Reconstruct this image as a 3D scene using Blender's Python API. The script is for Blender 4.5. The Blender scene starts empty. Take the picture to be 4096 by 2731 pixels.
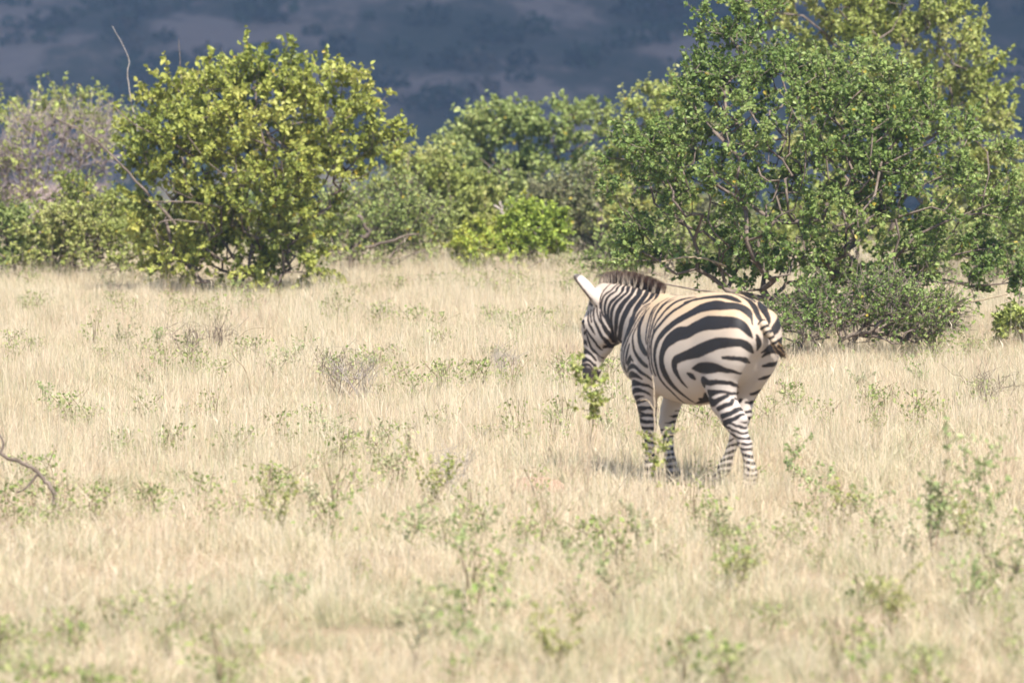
import bpy, math, random
import numpy as np
from mathutils import Vector, Matrix, Euler
from mathutils.bvhtree import BVHTree

# ------------------------------------------------------------------ camera, world, sun, exposure
sc = bpy.context.scene
COL = sc.collection
FPX = 24400.0            # focal length in pixels of the 4096 px wide photograph
CAMH = 2.8               # a roof hatch of a vehicle
HORIZON = 242.0
cam_data = bpy.data.cameras.new('camera')
cam = bpy.data.objects.new('camera', cam_data)
COL.objects.link(cam)
cam_data.sensor_width = 36.0
cam_data.sensor_fit = 'HORIZONTAL'
cam_data.lens = 36.0 * FPX / 4096.0
PITCH = math.atan((1365.5 - HORIZON) / FPX)
cam.location = (0, 0, CAMH)
cam.rotation_euler = (math.pi / 2 - PITCH, 0, 0)
cam_data.clip_start = 0.5
cam_data.clip_end = 6000
cam_data.dof.use_dof = True
cam_data.dof.focus_distance = 50.0
cam_data.dof.aperture_fstop = 3.9
sc.camera = cam

SUN_EL = math.radians(51)
SUN_AZ = math.radians(22)     # to the right of straight behind the camera
TO_SUN = Vector((math.sin(SUN_AZ) * math.cos(SUN_EL), -math.cos(SUN_AZ) * math.cos(SUN_EL), math.sin(SUN_EL)))
world = bpy.data.worlds.new('World')
sc.world = world
world.use_nodes = True
wn = world.node_tree.nodes
wl = world.node_tree.links
wn.clear()
sky = wn.new('ShaderNodeTexSky')
sky.sky_type = 'NISHITA'
sky.sun_disc = False
sky.sun_elevation = SUN_EL
sky.sun_rotation = math.pi - SUN_AZ
sky.altitude = 1500
sky.air_density = 1.0
sky.dust_density = 1.2
bg = wn.new('ShaderNodeBackground')
bg.inputs['Strength'].default_value = 0.11
wo = wn.new('ShaderNodeOutputWorld')
wl.new(sky.outputs[0], bg.inputs[0])
wl.new(bg.outputs[0], wo.inputs[0])
sun_data = bpy.data.lights.new('sun', 'SUN')
sun_data.energy = 4.8
sun_data.angle = math.radians(0.53)
sun_data.color = (1.0, 0.95, 0.87)
sun = bpy.data.objects.new('sun', sun_data)
COL.objects.link(sun)
sun.rotation_euler = (-TO_SUN).to_track_quat('-Z', 'Y').to_euler()
sc.view_settings.view_transform = 'Standard'
sc.view_settings.look = 'None'
sc.view_settings.gamma = 1.0
sc.view_settings.use_curve_mapping = False
sc.view_settings.exposure = 1.12
sc.cycles.use_denoising = True
sc.cycles.max_bounces = 4
sc.cycles.diffuse_bounces = 2
sc.cycles.transmission_bounces = 3
sc.cycles.transparent_max_bounces = 8
sc.cycles.volume_bounces = 0
sc.cycles.use_adaptive_sampling = True
sc.cycles.adaptive_threshold = 0.02

# ------------------------------------------------------------------ helpers
RNG = np.random.default_rng(7)
random.seed(7)

def link(o, parent=None):
    COL.objects.link(o)
    if parent is not None:
        o.parent = parent
    return o

def tag(o, label=None, cat=None, group=None, kind=None):
    for k, v in (('label', label), ('category', cat), ('group', group), ('kind', kind)):
        if v:
            o[k] = v
    return o

def empty(name, loc=(0, 0, 0), rz=0.0):
    o = bpy.data.objects.new(name, None)
    o.empty_display_size = 0.1
    o.location = loc
    o.rotation_euler = (0, 0, rz)
    return link(o)

def mesh_np(name, verts, faces, mat=None, smooth=False, cols=None, mat_idx=None):
    """faces: (n,k) int array of one size, or a list of such arrays"""
    me = bpy.data.meshes.new(name)
    verts = np.asarray(verts, dtype=np.float32)
    if not isinstance(faces, list):
        faces = [faces]
    faces = [np.asarray(f, dtype=np.int32) for f in faces if len(f)]
    me.vertices.add(len(verts))
    me.vertices.foreach_set('co', verts.ravel())
    loops = np.concatenate([f.ravel() for f in faces])
    sizes = np.concatenate([np.full(len(f), f.shape[1], np.int32) for f in faces])
    starts = np.concatenate([[0], np.cumsum(sizes)[:-1]]).astype(np.int32)
    me.loops.add(len(loops))
    me.loops.foreach_set('vertex_index', loops)
    me.polygons.add(len(sizes))
    me.polygons.foreach_set('loop_start', starts)
    me.polygons.foreach_set('loop_total', sizes)
    if mat_idx is not None:
        me.polygons.foreach_set('material_index', np.asarray(mat_idx, dtype=np.int32))
    me.polygons.foreach_set('use_smooth', np.full(len(sizes), bool(smooth)))
    me.update(calc_edges=True)
    if cols is not None:
        a = me.color_attributes.new('Col', 'FLOAT_COLOR', 'POINT')
        c = np.ones((len(verts), 4), np.float32)
        c[:, :3] = cols
        a.data.foreach_set('color', c.ravel())
    if mat is not None:
        for m in (mat if isinstance(mat, (list, tuple)) else [mat]):
            me.materials.append(m)
    return me

def mobj(name, me, parent=None):
    return link(bpy.data.objects.new(name, me), parent)

def ground_d(py):
    """distance on the flat plain whose ground shows at photo row py"""
    return FPX * CAMH / (py - HORIZON)

def at_x(px, d):
    return (px - 2048.0) * d / FPX

class NT:
    """small node helper"""
    def __init__(self, name):
        self.mat = bpy.data.materials.new(name)
        self.mat.use_nodes = True
        self.t = self.mat.node_tree
        self.t.nodes.clear()
    def n(self, typ, ins=None, **props):
        nd = self.t.nodes.new(typ)
        for k, v in props.items():
            setattr(nd, k, v)
        for k, v in (ins or {}).items():
            s = nd.inputs[k]
            if hasattr(v, 'is_output') or isinstance(v, bpy.types.NodeSocket):
                self.t.links.new(v, s)
            else:
                s.default_value = v
        return nd
    def ramp(self, fac, stops, interp='LINEAR'):
        nd = self.t.nodes.new('ShaderNodeValToRGB')
        nd.color_ramp.interpolation = interp
        el = nd.color_ramp.elements
        while len(el) < len(stops):
            el.new(0.5)
        for e, (p, c) in zip(el, stops):
            e.position = p
            e.color = (*c, 1.0) if len(c) == 3 else c
        self.t.links.new(fac, nd.inputs[0])
        return nd.outputs[0]
    def out(self, shader, disp=None, vol=None):
        o = self.t.nodes.new('ShaderNodeOutputMaterial')
        if shader is not None:
            self.t.links.new(shader, o.inputs['Surface'])
        if vol is not None:
            self.t.links.new(vol, o.inputs['Volume'])
        return self.mat

ZPOS = (1.274 - 0.045, 40.1 + 0.06, 0.0)
ZROT = math.radians(37)        # turned to the left of straight away

# ------------------------------------------------------------------ setting: ground, valley, hill, cloud, haze
def sn(x, y, f, s=0.0):
    """cheap smooth noise, about -1..1"""
    x = np.asarray(x, float) * f + s * 1.37; y = np.asarray(y, float) * f + s * 2.11
    return (np.sin(x + 1.6 * np.sin(0.73 * y + s)) + np.sin(1.13 * y + 1.4 * np.sin(0.91 * x - s))
            + 0.6 * np.sin(2.3 * x - 1.7 * y + s) + 0.5 * np.sin(3.1 * y + 2.2 * x + 2 * s)) / 3.1

def gz(x, y):
    """height of the plain: nearly flat, then it drops into the valley"""
    x = np.asarray(x, float); y = np.asarray(y, float)
    keep = 1 - np.exp(-(((x - ZPOS[0]) / 1.6) ** 2 + ((y - ZPOS[1]) / 1.8) ** 2))
    z = (0.035 * sn(x, y, 0.45, 1.0) + 0.02 * sn(x, y, 1.3, 3.0)) * keep
    t = np.clip(y - 92.0, 0, None)
    fall = 30.0 * (1 - np.exp(-(t / 190.0) ** 1.15))
    return z - fall

def hz(x, y):
    t = np.clip(y - 600.0, 0, None)
    base = -34.0 + 0.235 * t - 0.00003 * t ** 2
    return base + 2.2 * sn(x, y, 0.035, 2.0) + 1.0 * sn(x, y, 0.09, 5.0)

def sheet(xs, ys, fz):
    Xg, Yg = np.meshgrid(xs, ys)
    v = np.column_stack([Xg.ravel(), Yg.ravel(), fz(Xg.ravel(), Yg.ravel())])
    n = len(xs)
    i = np.arange(len(ys) - 1)[:, None] * n + np.arange(n - 1)[None]
    f = np.stack([i, i + 1, i + 1 + n, i + n], -1).reshape(-1, 4)
    return v, f

t = NT('dry_soil')
co = t.n('ShaderNodeTexCoord').outputs['Object']
n1 = t.n('ShaderNodeTexNoise', {'Vector': co, 'Scale': 0.55, 'Detail': 6.0, 'Roughness': 0.6})
n2 = t.n('ShaderNodeTexNoise', {'Vector': co, 'Scale': 14.0, 'Detail': 8.0, 'Roughness': 0.7})
c1 = t.ramp(n2.outputs[0], [(0.30, (0.20, 0.15, 0.10)), (0.55, (0.34, 0.26, 0.17)), (0.72, (0.45, 0.36, 0.25))])
c2 = t.ramp(n1.outputs[0], [(0.42, (0.20, 0.20, 0.11)), (0.60, (0.34, 0.20, 0.135))])
mx = t.n('ShaderNodeMix', data_type='RGBA')
mx.inputs[0].default_value = 0.30
t.t.links.new(c1, mx.inputs[6]); t.t.links.new(c2, mx.inputs[7])
bp = t.n('ShaderNodeBump', {'Strength': 0.7, 'Distance': 0.03, 'Height': n2.outputs[0]})
M_SOIL = t.out(t.n('ShaderNodeBsdfPrincipled', {'Base Color': mx.outputs[2], 'Roughness': 0.95, 'Specular IOR Level': 0.1, 'Normal': bp.outputs[0]}).outputs[0])
xs = np.unique(np.concatenate([np.linspace(-700, -40, 24), np.linspace(-40, -14, 14), np.linspace(-14, 14, 113), np.linspace(14, 40, 14), np.linspace(40, 700, 24)]))
ys = np.unique(np.concatenate([np.linspace(-60, 12, 19), np.linspace(12, 100, 353), np.linspace(100, 160, 40), np.linspace(160, 720, 60)]))
v, f = sheet(xs, ys, gz)
ground = mobj('ground', mesh_np('ground', v, f, M_SOIL, True))
tag(ground, 'dry reddish soil of the savanna plain', None, kind='structure')

t = NT('hillside')
co = t.n('ShaderNodeTexCoord').outputs['Object']
mp = t.n('ShaderNodeMapping', {'Vector': co, 'Scale': (0.6, 0.28, 0.5)})
n1 = t.n('ShaderNodeTexNoise', {'Vector': mp.outputs[0], 'Scale': 0.09, 'Detail': 7.0, 'Roughness': 0.62})
n2 = t.n('ShaderNodeTexNoise', {'Vector': co, 'Scale': 0.5, 'Detail': 5.0, 'Roughness': 0.7})
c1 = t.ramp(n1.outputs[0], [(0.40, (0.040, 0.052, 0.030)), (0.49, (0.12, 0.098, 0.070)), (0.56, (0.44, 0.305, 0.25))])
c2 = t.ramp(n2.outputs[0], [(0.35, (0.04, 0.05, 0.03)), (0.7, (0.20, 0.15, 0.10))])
mx = t.n('ShaderNodeMix', data_type='RGBA'); mx.inputs[0].default_value = 0.30
t.t.links.new(c1, mx.inputs[6]); t.t.links.new(c2, mx.inputs[7])
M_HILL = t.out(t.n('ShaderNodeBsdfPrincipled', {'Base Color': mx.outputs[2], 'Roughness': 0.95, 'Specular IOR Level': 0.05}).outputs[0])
xs = np.unique(np.concatenate([np.linspace(-700, -160, 30), np.linspace(-160, 160, 90), np.linspace(160, 700, 30)]))
ys = np.unique(np.concatenate([np.linspace(600, 920, 110), np.linspace(920, 1500, 50)]))
v, f = sheet(xs, ys, hz)
hill = mobj('hill', mesh_np('hill', v, f, M_HILL, True))
tag(hill, 'scrub covered hillside rising behind the plain', None, kind='structure')

# leaf materials: colour from the mesh, light shining through the blade
def leaf_mat(name, trans=0.35, rough=0.5, spec=0.3):
    t = NT(name)
    vc = t.n('ShaderNodeVertexColor', layer_name='Col').outputs[0]
    p = t.n('ShaderNodeBsdfDiffuse', {'Color': vc})
    tl = t.n('ShaderNodeBsdfTranslucent', {'Color': vc})
    m = t.n('ShaderNodeMixShader', {0: trans, 1: p.outputs[0], 2: tl.outputs[0]})
    if spec:
        gl = t.n('ShaderNodeBsdfGlossy', {'Color': (1, 1, 1, 1), 'Roughness': rough})
        m = t.n('ShaderNodeMixShader', {0: spec, 1: m.outputs[0], 2: gl.outputs[0]})
    return t.out(m.outputs[0])
M_LEAF = leaf_mat('leaf', 0.38, 0.48, 0.014)
M_SCRUB = leaf_mat('scrub_leaf', 0.2, 0.8, 0.0)
M_GRASS = leaf_mat('dry_grass_blade', 0.40, 0.5, 0.0)

# scrub on the hill: one mass of far bushes
def hill_scrub():
    r = np.random.default_rng(21)
    n = 2600
    bx = r.uniform(-190, 190, n); by = r.uniform(612, 930, n)
    dens = 0.5 + 0.5 * sn(bx * 0.6, by * 0.28, 0.11, 8.0) + 0.25 * sn(bx, by, 0.3, 1.0)
    ok = r.random(n) < np.clip(-0.05 + 1.25 * dens, 0.04, 1)
    bx, by = bx[ok], by[ok]
    n = len(bx)
    R = r.uniform(1.1, 2.9, n) * (1 + 0.5 * (r.random(n) > 0.85))
    k = 44
    u = r.normal(size=(n, k, 3)); u /= np.linalg.norm(u, axis=2, keepdims=True)
    rad = r.uniform(0.55, 1.0, (n, k, 1))
    c = u * rad * R[:, None, None] * np.array((1.15, 1.0, 0.72))
    c[..., 2] = np.abs(c[..., 2] + 0.35 * R[:, None])
    c += np.stack([bx, by, hz(bx, by)], 1)[:, None, :]
    c = c.reshape(-1, 3)
    s = (r.uniform(0.32, 0.62, (n, k)) * R[:, None] * 0.55).ravel()
    a = r.normal(size=(len(c), 3)); a /= np.linalg.norm(a, axis=1, keepdims=True)
    b = np.cross(a, r.normal(size=(len(c), 3))); b /= np.linalg.norm(b, axis=1, keepdims=True)
    v = np.stack([c - a * s[:, None], c + b * s[:, None] * 0.8, c + a * s[:, None], c - b * s[:, None] * 0.8], 1).reshape(-1, 3)
    f = np.arange(len(v)).reshape(-1, 4)
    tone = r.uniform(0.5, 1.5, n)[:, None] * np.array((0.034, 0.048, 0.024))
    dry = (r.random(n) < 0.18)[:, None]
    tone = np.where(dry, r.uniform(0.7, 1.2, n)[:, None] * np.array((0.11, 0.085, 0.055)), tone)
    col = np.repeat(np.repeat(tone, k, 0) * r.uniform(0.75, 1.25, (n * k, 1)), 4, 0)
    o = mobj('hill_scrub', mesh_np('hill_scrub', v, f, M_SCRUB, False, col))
    tag(o, 'dark scrub bushes covering the far hillside', 'scrub', kind='stuff')
hill_scrub()

# the cloud whose shadow lies over the hill (above the picture)
def cloud():
    t = NT('cloud')
    M = t.out(t.n('ShaderNodeBsdfDiffuse', {'Color': (0.85, 0.86, 0.88, 1)}).outputs[0])
    import bmesh
    bm = bmesh.new()
    r = random.Random(5)
    cz = 520.0
    k = cz / TO_SUN.z
    cx, cy = TO_SUN.x * k, TO_SUN.y * k + 880.0
    for i in range(46):
        s = r.uniform(90, 170)
        m = Matrix.Translation((cx + r.uniform(-620, 620), cy + r.uniform(-300, 560), cz + r.uniform(-10, 50))) @ Matrix.Diagonal((s * 1.3, s * 1.1, s * 0.38, 1))
        bmesh.ops.create_icosphere(bm, subdivisions=3, radius=1.0, matrix=m)
    for vv in bm.verts:
        p = vv.co
        q = 18 * float(sn(p.x, p.y + p.z, 0.035, 1.0)) + 9 * float(sn(p.x + p.z, p.y, 0.09, 4.0))
        vv.co.z += q * 0.5; vv.co.x += q
    me = bpy.data.meshes.new('cloud'); bm.to_mesh(me); bm.free()
    me.polygons.foreach_set('use_smooth', np.ones(len(me.polygons), bool))
    me.materials.append(M)
    o = mobj('cloud', me)
    tag(o, 'large grey-white cloud hanging over the hill', 'cloud', kind='structure')
cloud()

# the air between here and the hill
t = NT('haze')
pv = t.n('ShaderNodeVolumePrincipled', {'Color': (0.46, 0.66, 1.0, 1), 'Density': 0.00030, 'Anisotropy': 0.1})
M_HAZE = t.out(None, vol=pv.outputs[0])
bx = [(-720, -70, -42), (720, -70, -42), (720, 1520, -42), (-720, 1520, -42), (-720, -70, 190), (720, -70, 190), (720, 1520, 190), (-720, 1520, 190)]
hzv = np.array(bx, float)
haze = mobj('haze', mesh_np('haze', hzv, np.array([(0, 3, 2, 1), (4, 5, 6, 7), (0, 1, 5, 4), (1, 2, 6, 5), (2, 3, 7, 6), (3, 0, 4, 7)]), M_HAZE))
tag(haze, 'thin blue haze in the air over the plain', 'haze', kind='stuff')

# ------------------------------------------------------------------ zebra
# local frame: x = the animal's left, y = forward, z = up, feet on z = 0
ZH = 0.0065
ZMIN = np.array([-0.44, -0.86, -0.03])
ZMAX = np.array([0.46, 1.40, 1.50])
ZN = np.ceil((ZMAX - ZMIN) / ZH).astype(int) + 1
ZF = np.full(ZN, 1.0, np.float32)

def _box(lo, hi, m):
    a = np.maximum(np.floor((np.asarray(lo) - m - ZMIN) / ZH).astype(int), 0)
    b = np.minimum(np.ceil((np.asarray(hi) + m - ZMIN) / ZH).astype(int) + 1, ZN)
    sl = tuple(slice(i, j) for i, j in zip(a, b))
    ax = [(ZMIN[k] + ZH * np.arange(a[k], b[k])).astype(np.float32) for k in range(3)]
    return sl, ax[0][:, None, None], ax[1][None, :, None], ax[2][None, None, :]

def _blend(sl, d, k, sub=False):
    a = ZF[sl]
    if sub:
        d = -d
        h = np.clip(0.5 - 0.5 * (a - d) / k, 0, 1)
        ZF[sl] = a * (1 - h) + d * h + k * h * (1 - h)
    else:
        h = np.clip(0.5 + 0.5 * (a - d) / k, 0, 1)
        ZF[sl] = a * (1 - h) + d * h - k * h * (1 - h)

def cone(a, b, r1, r2, k=0.03, side=(1, 0, 0), sx=1.0):
    a = np.array(a, float); b = np.array(b, float)
    r = max(r1, r2) * max(1.0, sx)
    sl, X, Y, Z = _box(np.minimum(a, b) - r, np.maximum(a, b) + r, k + 0.02)
    ab = b - a
    t = np.clip(((X - a[0]) * ab[0] + (Y - a[1]) * ab[1] + (Z - a[2]) * ab[2]) / max(ab.dot(ab), 1e-9), 0, 1)
    qx = X - a[0] - t * ab[0]; qy = Y - a[1] - t * ab[1]; qz = Z - a[2] - t * ab[2]
    s = np.array(side, float); s /= np.linalg.norm(s)
    qs = qx * s[0] + qy * s[1] + qz * s[2]
    n2 = qx * qx + qy * qy + qz * qz
    d = (np.sqrt(np.maximum(n2 + qs * qs * (1 / sx ** 2 - 1), 1e-12)) - (r1 + t * (r2 - r1))) * min(1.0, sx)
    _blend(sl, d.astype(np.float32), k)

def chain(pts, k=0.03):
    """pts: (x, y, z, r[, sx])"""
    for p, q in zip(pts[:-1], pts[1:]):
        sx = 0.5 * ((p[4] if len(p) > 4 else 1.0) + (q[4] if len(q) > 4 else 1.0))
        cone(p[:3], q[:3], p[3], q[3], k, sx=sx)

def ellipsoid(c, r, k=0.04, rot=(0, 0, 0), sub=False):
    c = np.array(c, float)
    M = np.array(Euler(rot).to_matrix())
    R = np.sqrt(((M * np.array(r)[None, :]) ** 2).sum(1))
    sl, X, Y, Z = _box(c - R, c + R, k + 0.02)
    x, y, z = X - c[0], Y - c[1], Z - c[2]
    q = [(M[0, i] * x + M[1, i] * y + M[2, i] * z) / r[i] for i in range(3)]
    rho = np.sqrt(q[0] ** 2 + q[1] ** 2 + q[2] ** 2)
    g = np.sqrt((q[0] / r[0]) ** 2 + (q[1] / r[1]) ** 2 + (q[2] / r[2]) ** 2)
    d = rho * (rho - 1.0) / np.maximum(g, 1e-6)
    _blend(sl, d.astype(np.float32), k, sub)

def smooth_interp(x, xs, ys):
    xs = np.array(xs, float); ys = np.array(ys, float)
    m = np.zeros_like(ys)
    dl = np.diff(ys) / np.diff(xs)
    m[1:-1] = np.where(dl[:-1] * dl[1:] > 0, 2 * dl[:-1] * dl[1:] / np.where(dl[:-1] + dl[1:] == 0, 1, dl[:-1] + dl[1:]), 0)
    m[0] = dl[0]; m[-1] = dl[-1]
    i = np.clip(np.searchsorted(xs, x) - 1, 0, len(xs) - 2)
    h = xs[i + 1] - xs[i]
    t = np.clip((x - xs[i]) / h, 0, 1)
    return ((2 * t ** 3 - 3 * t ** 2 + 1) * ys[i] + (t ** 3 - 2 * t ** 2 + t) * h * m[i]
            + (-2 * t ** 3 + 3 * t ** 2) * ys[i + 1] + (t ** 3 - t ** 2) * h * m[i + 1])

# trunk: y, top, bottom, half width
TR = np.array([
    (-0.67, 1.06, 1.00, 0.02), (-0.65, 1.11, 0.95, 0.08), (-0.58, 1.190, 0.86, 0.175), (-0.48, 1.248, 0.74, 0.235),
    (-0.34, 1.280, 0.645, 0.255), (-0.18, 1.282, 0.565, 0.280), (0.0, 1.262, 0.530, 0.300), (0.18, 1.245, 0.545, 0.288),
    (0.34, 1.232, 0.59, 0.240), (0.48, 1.190, 0.66, 0.190), (0.58, 1.10, 0.75, 0.130), (0.66, 0.99, 0.86, 0.02)])
def trunk():
    sl, X, Y, Z = _box((-0.32, -0.69, 0.50), (0.32, 0.68, 1.32), 0.06)
    y = Y.ravel()
    top, bot, w = (smooth_interp(y, TR[:, 0], TR[:, i])[None, :, None] for i in (1, 2, 3))
    zc = 0.5 * (top + bot) - 0.02; hu = top - zc; hd = zc - bot
    w = np.maximum(w, 0.012)
    h = np.where(Z > zc, hu, hd)
    e = 2.15
    rho = ((np.abs(X) / w) ** e + (np.abs(Z - zc) / h) ** e) ** (1 / e)
    d = (rho - 1) * np.minimum(w, h)
    d = np.maximum(d, np.maximum(-0.67 - Y, Y - 0.66))
    _blend(sl, d.astype(np.float32), 0.01)
trunk()
# thighs, shoulders
for s in (1, -1):
    ellipsoid((s * 0.132, -0.39, 0.93), (0.118, 0.225, 0.29), 0.05, rot=(0.12, 0, 0))
    ellipsoid((s * 0.130, -0.525, 0.955), (0.105, 0.128, 0.225), 0.025, rot=(0.2, 0, 0))
    ellipsoid((s * 0.150, 0.40, 0.86), (0.088, 0.155, 0.27), 0.06, rot=(-0.25, 0, 0))
    ellipsoid((s * 0.11, 0.53, 0.84), (0.09, 0.125, 0.17), 0.05)
# hind legs (left planted and back, right swung well forward)
chain([(0.135, -0.43, 0.86, 0.165, .66), (0.140, -0.40, 0.72, 0.128, .70), (0.140, -0.435, 0.58, 0.094, .78), (0.136, -0.520, 0.475, 0.072, .85),
       (0.134, -0.575, 0.42, 0.062, .85), (0.129, -0.650, 0.31, 0.041, .9), (0.127, -0.695, 0.16, 0.034, .95), (0.127, -0.700, 0.115, 0.040, .95),
       (0.127, -0.685, 0.055, 0.037)], 0.03)
cone((0.134, -0.545, 0.57), (0.131, -0.630, 0.475), 0.018, 0.028, 0.04)
cone((0.127, -0.685, 0.055), (0.127, -0.675, 0.012), 0.041, 0.048, 0.012)
RH = [(-0.135, -0.41, 0.86, 0.165, .66), (-0.140, -0.33, 0.72, 0.130, .70), (-0.130, -0.29, 0.58, 0.088, .78), (-0.112, -0.315, 0.475, 0.058, .85),
      (-0.105, -0.305, 0.425, 0.051, .85), (-0.100, -0.265, 0.33, 0.037, .9), (-0.090, -0.185, 0.16, 0.034, .95), (-0.088, -0.165, 0.118, 0.040, .95),
      (-0.086, -0.110, 0.06, 0.036)]
chain(RH, 0.03)
cone((-0.128, -0.345, 0.57), (-0.112, -0.362, 0.485), 0.018, 0.026, 0.035)
cone((-0.086, -0.110, 0.06), (-0.084, -0.075, 0.012), 0.038, 0.046, 0.012)
# fore legs
chain([(0.152, 0.36, 0.74, 0.118, .68), (0.150, 0.375, 0.62, 0.094, .78), (0.140, 0.365, 0.50, 0.064, .85), (0.136, 0.360, 0.41, 0.053, .9),
       (0.134, 0.352, 0.35, 0.040, .9), (0.130, 0.345, 0.16, 0.032, .95), (0.129, 0.347, 0.12, 0.037), (0.128, 0.370, 0.055, 0.034)], 0.03)
cone((0.128, 0.370, 0.055), (0.128, 0.385, 0.012), 0.038, 0.046, 0.012)
chain([(-0.152, 0.36, 0.74, 0.118, .68), (-0.148, 0.43, 0.60, 0.086, .78), (-0.136, 0.475, 0.47, 0.062, .85), (-0.130, 0.495, 0.39, 0.053, .9),
       (-0.128, 0.488, 0.33, 0.040, .9), (-0.122, 0.460, 0.16, 0.032, .95), (-0.120, 0.450, 0.125, 0.037), (-0.118, 0.410, 0.065, 0.034)], 0.03)
cone((-0.118, 0.410, 0.065), (-0.116, 0.388, 0.020), 0.038, 0.045, 0.012)
# neck (flattened sideways) and crest
NK = [((0.0, 0.36, 1.02), 0.220, 0.66), ((0.0, 0.56, 1.055), 0.205, 0.60), ((0.01, 0.74, 1.105), 0.180, 0.56), ((0.02, 0.88, 1.145), 0.145, 0.58),
      ((0.03, 0.97, 1.165), 0.120, 0.64)]
for (a, r1, s1), (b, r2, s2) in zip(NK[:-1], NK[1:]):
    cone(a, b, r1, r2, 0.05, sx=0.5 * (s1 + s2))
# head in its own frame: h-axis from poll to muzzle, f = forehead side, s = side
HO = np.array((0.038, 0.958, 1.205))
HA = np.array((0.09, 0.17, -1.0)); HA /= np.linalg.norm(HA)
HFW = np.array((0.20, 1.0, 0.0)); HFW -= HA * HFW.dot(HA); HFW /= np.linalg.norm(HFW)
HS = np.cross(HA, HFW); HS /= np.linalg.norm(HS)
if HS[0] < 0:
    HS = -HS
def hp(s, f, a):
    return HO + HS * s + HFW * f + HA * a
def hcone(p, q, r1, r2, k, sx=1.0):
    cone(hp(*p), hp(*q), r1, r2, k, side=HS, sx=sx)
hcone((0, -0.005, 0.0), (0, 0.010, 0.20), 0.096, 0.118, 0.04, 0.84)       # skull
hcone((0, -0.070, 0.17), (0, -0.050, 0.29), 0.125, 0.092, 0.04, 0.62)    # cheeks and jaw
hcone((0, 0.020, 0.20), (0, 0.014, 0.43), 0.096, 0.066, 0.04, 0.80)       # nose bridge
hcone((0, -0.04, 0.28), (0, -0.005, 0.47), 0.070, 0.050, 0.03, 0.78)      # lower jaw
hcone((0, 0.012, 0.43), (0, 0.006, 0.525), 0.062, 0.055, 0.03, 0.98)      # muzzle
hcone((0, -0.035, 0.48), (0, -0.025, 0.53), 0.032, 0.026, 0.02, 1.1)      # chin
for s in (1, -1):
    e = hp(s * 0.080, 0.050, 0.18)
    ellipsoid(e, (0.028, 0.034, 0.034), 0.03)
    c = hp(s * 0.070, -0.080, 0.20)
    ellipsoid(c, (0.030, 0.085, 0.10), 0.04)
# ears: a leaf-shaped cup, hollow side turned outward and forward
EARS = []
for s in (1, -1):
    base = hp(s * 0.072, -0.005, 0.030)
    dirv = np.array((0.52, 0.38, 0.80)) if s > 0 else np.array((-0.35, 0.80, 0.30))
    ax = dirv / np.linalg.norm(dirv)
    face = np.array((0.78, 0.60, -0.15)) if s > 0 else np.array((-0.8, -0.2, -0.5))
    face -= ax * face.dot(ax); face /= np.linalg.norm(face)
    M = Matrix((np.cross(face, ax), face, ax)).transposed()
    eu = M.to_euler()
    c = base + ax * 0.105
    ellipsoid(c, (0.058, 0.050, 0.140), 0.018, rot=eu)
    ellipsoid(c + face * 0.046 + ax * 0.012, (0.046, 0.046, 0.118), 0.010, rot=eu, sub=True)
    EARS.append((c, ax, face))
# tail dock
TD = [(0.0, -0.615, 1.125, 0.030), (-0.005, -0.672, 1.085, 0.026), (-0.022, -0.702, 1.03, 0.023), (-0.055, -0.715, 0.975, 0.020), (-0.080, -0.718, 0.94, 0.016)]
chain(TD, 0.015)

def surface_nets(F, h, o):
    ins = F < 0
    n = F.shape
    c = [F[i:n[0] - 1 + i, j:n[1] - 1 + j, k:n[2] - 1 + k] for i in (0, 1) for j in (0, 1) for k in (0, 1)]
    s = sum((x < 0).astype(np.int8) for x in c)
    act = (s > 0) & (s < 8)
    idx = np.full(act.shape, -1, np.int64)
    cells = np.argwhere(act)
    idx[act] = np.arange(len(cells))
    vals = np.stack([x[act] for x in c], 1).astype(np.float64)
    off = np.array([(i, j, k) for i in (0, 1) for j in (0, 1) for k in (0, 1)], float)
    P = np.zeros((len(cells), 3)); W = np.zeros(len(cells))
    for a in range(8):
        for b in range(a + 1, 8):
            if np.abs(off[a] - off[b]).sum() != 1:
                continue
            m = (vals[:, a] < 0) != (vals[:, b] < 0)
            t = vals[m, a] / (vals[m, a] - vals[m, b])
            P[m] += off[a] + t[:, None] * (off[b] - off[a])
            W[m] += 1
    V = (cells + P / W[:, None]) * h + o
    quads = []
    for ax in range(3):
        sa = [slice(None)] * 3; sb = [slice(None)] * 3
        sa[ax] = slice(0, -1); sb[ax] = slice(1, None)
        A, B = ins[tuple(sa)], ins[tuple(sb)]
        e = np.argwhere(A != B)
        u, v = [(1, 2), (2, 0), (0, 1)][ax]
        e = e[(e[:, u] > 0) & (e[:, v] > 0)]
        fl = A[tuple(e.T)]
        q = []
        for du, dv in ((1, 1), (0, 1), (0, 0), (1, 0)):
            cc = e.copy(); cc[:, u] -= du; cc[:, v] -= dv
            q.append(idx[tuple(cc.T)])
        q = np.stack(q, 1)
        q[~fl] = q[~fl][:, ::-1]
        quads.append(q)
    return V, np.concatenate(quads)
ZV, ZQ = surface_nets(ZF, ZH, ZMIN)
# two light smoothing passes over edges
def laplace(V, Q, it, lam=0.5):
    e = np.concatenate([Q[:, [0, 1]], Q[:, [1, 2]], Q[:, [2, 3]], Q[:, [3, 0]]])
    e = np.concatenate([e, e[:, ::-1]])
    cnt = np.bincount(e[:, 0], minlength=len(V))
    for _ in range(it):
        A = np.stack([np.bincount(e[:, 0], weights=V[e[:, 1], i], minlength=len(V)) for i in range(3)], 1)
        V = V + lam * (A / cnt[:, None] - V)
    return V
ZV = laplace(ZV, ZQ, 2)

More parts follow.
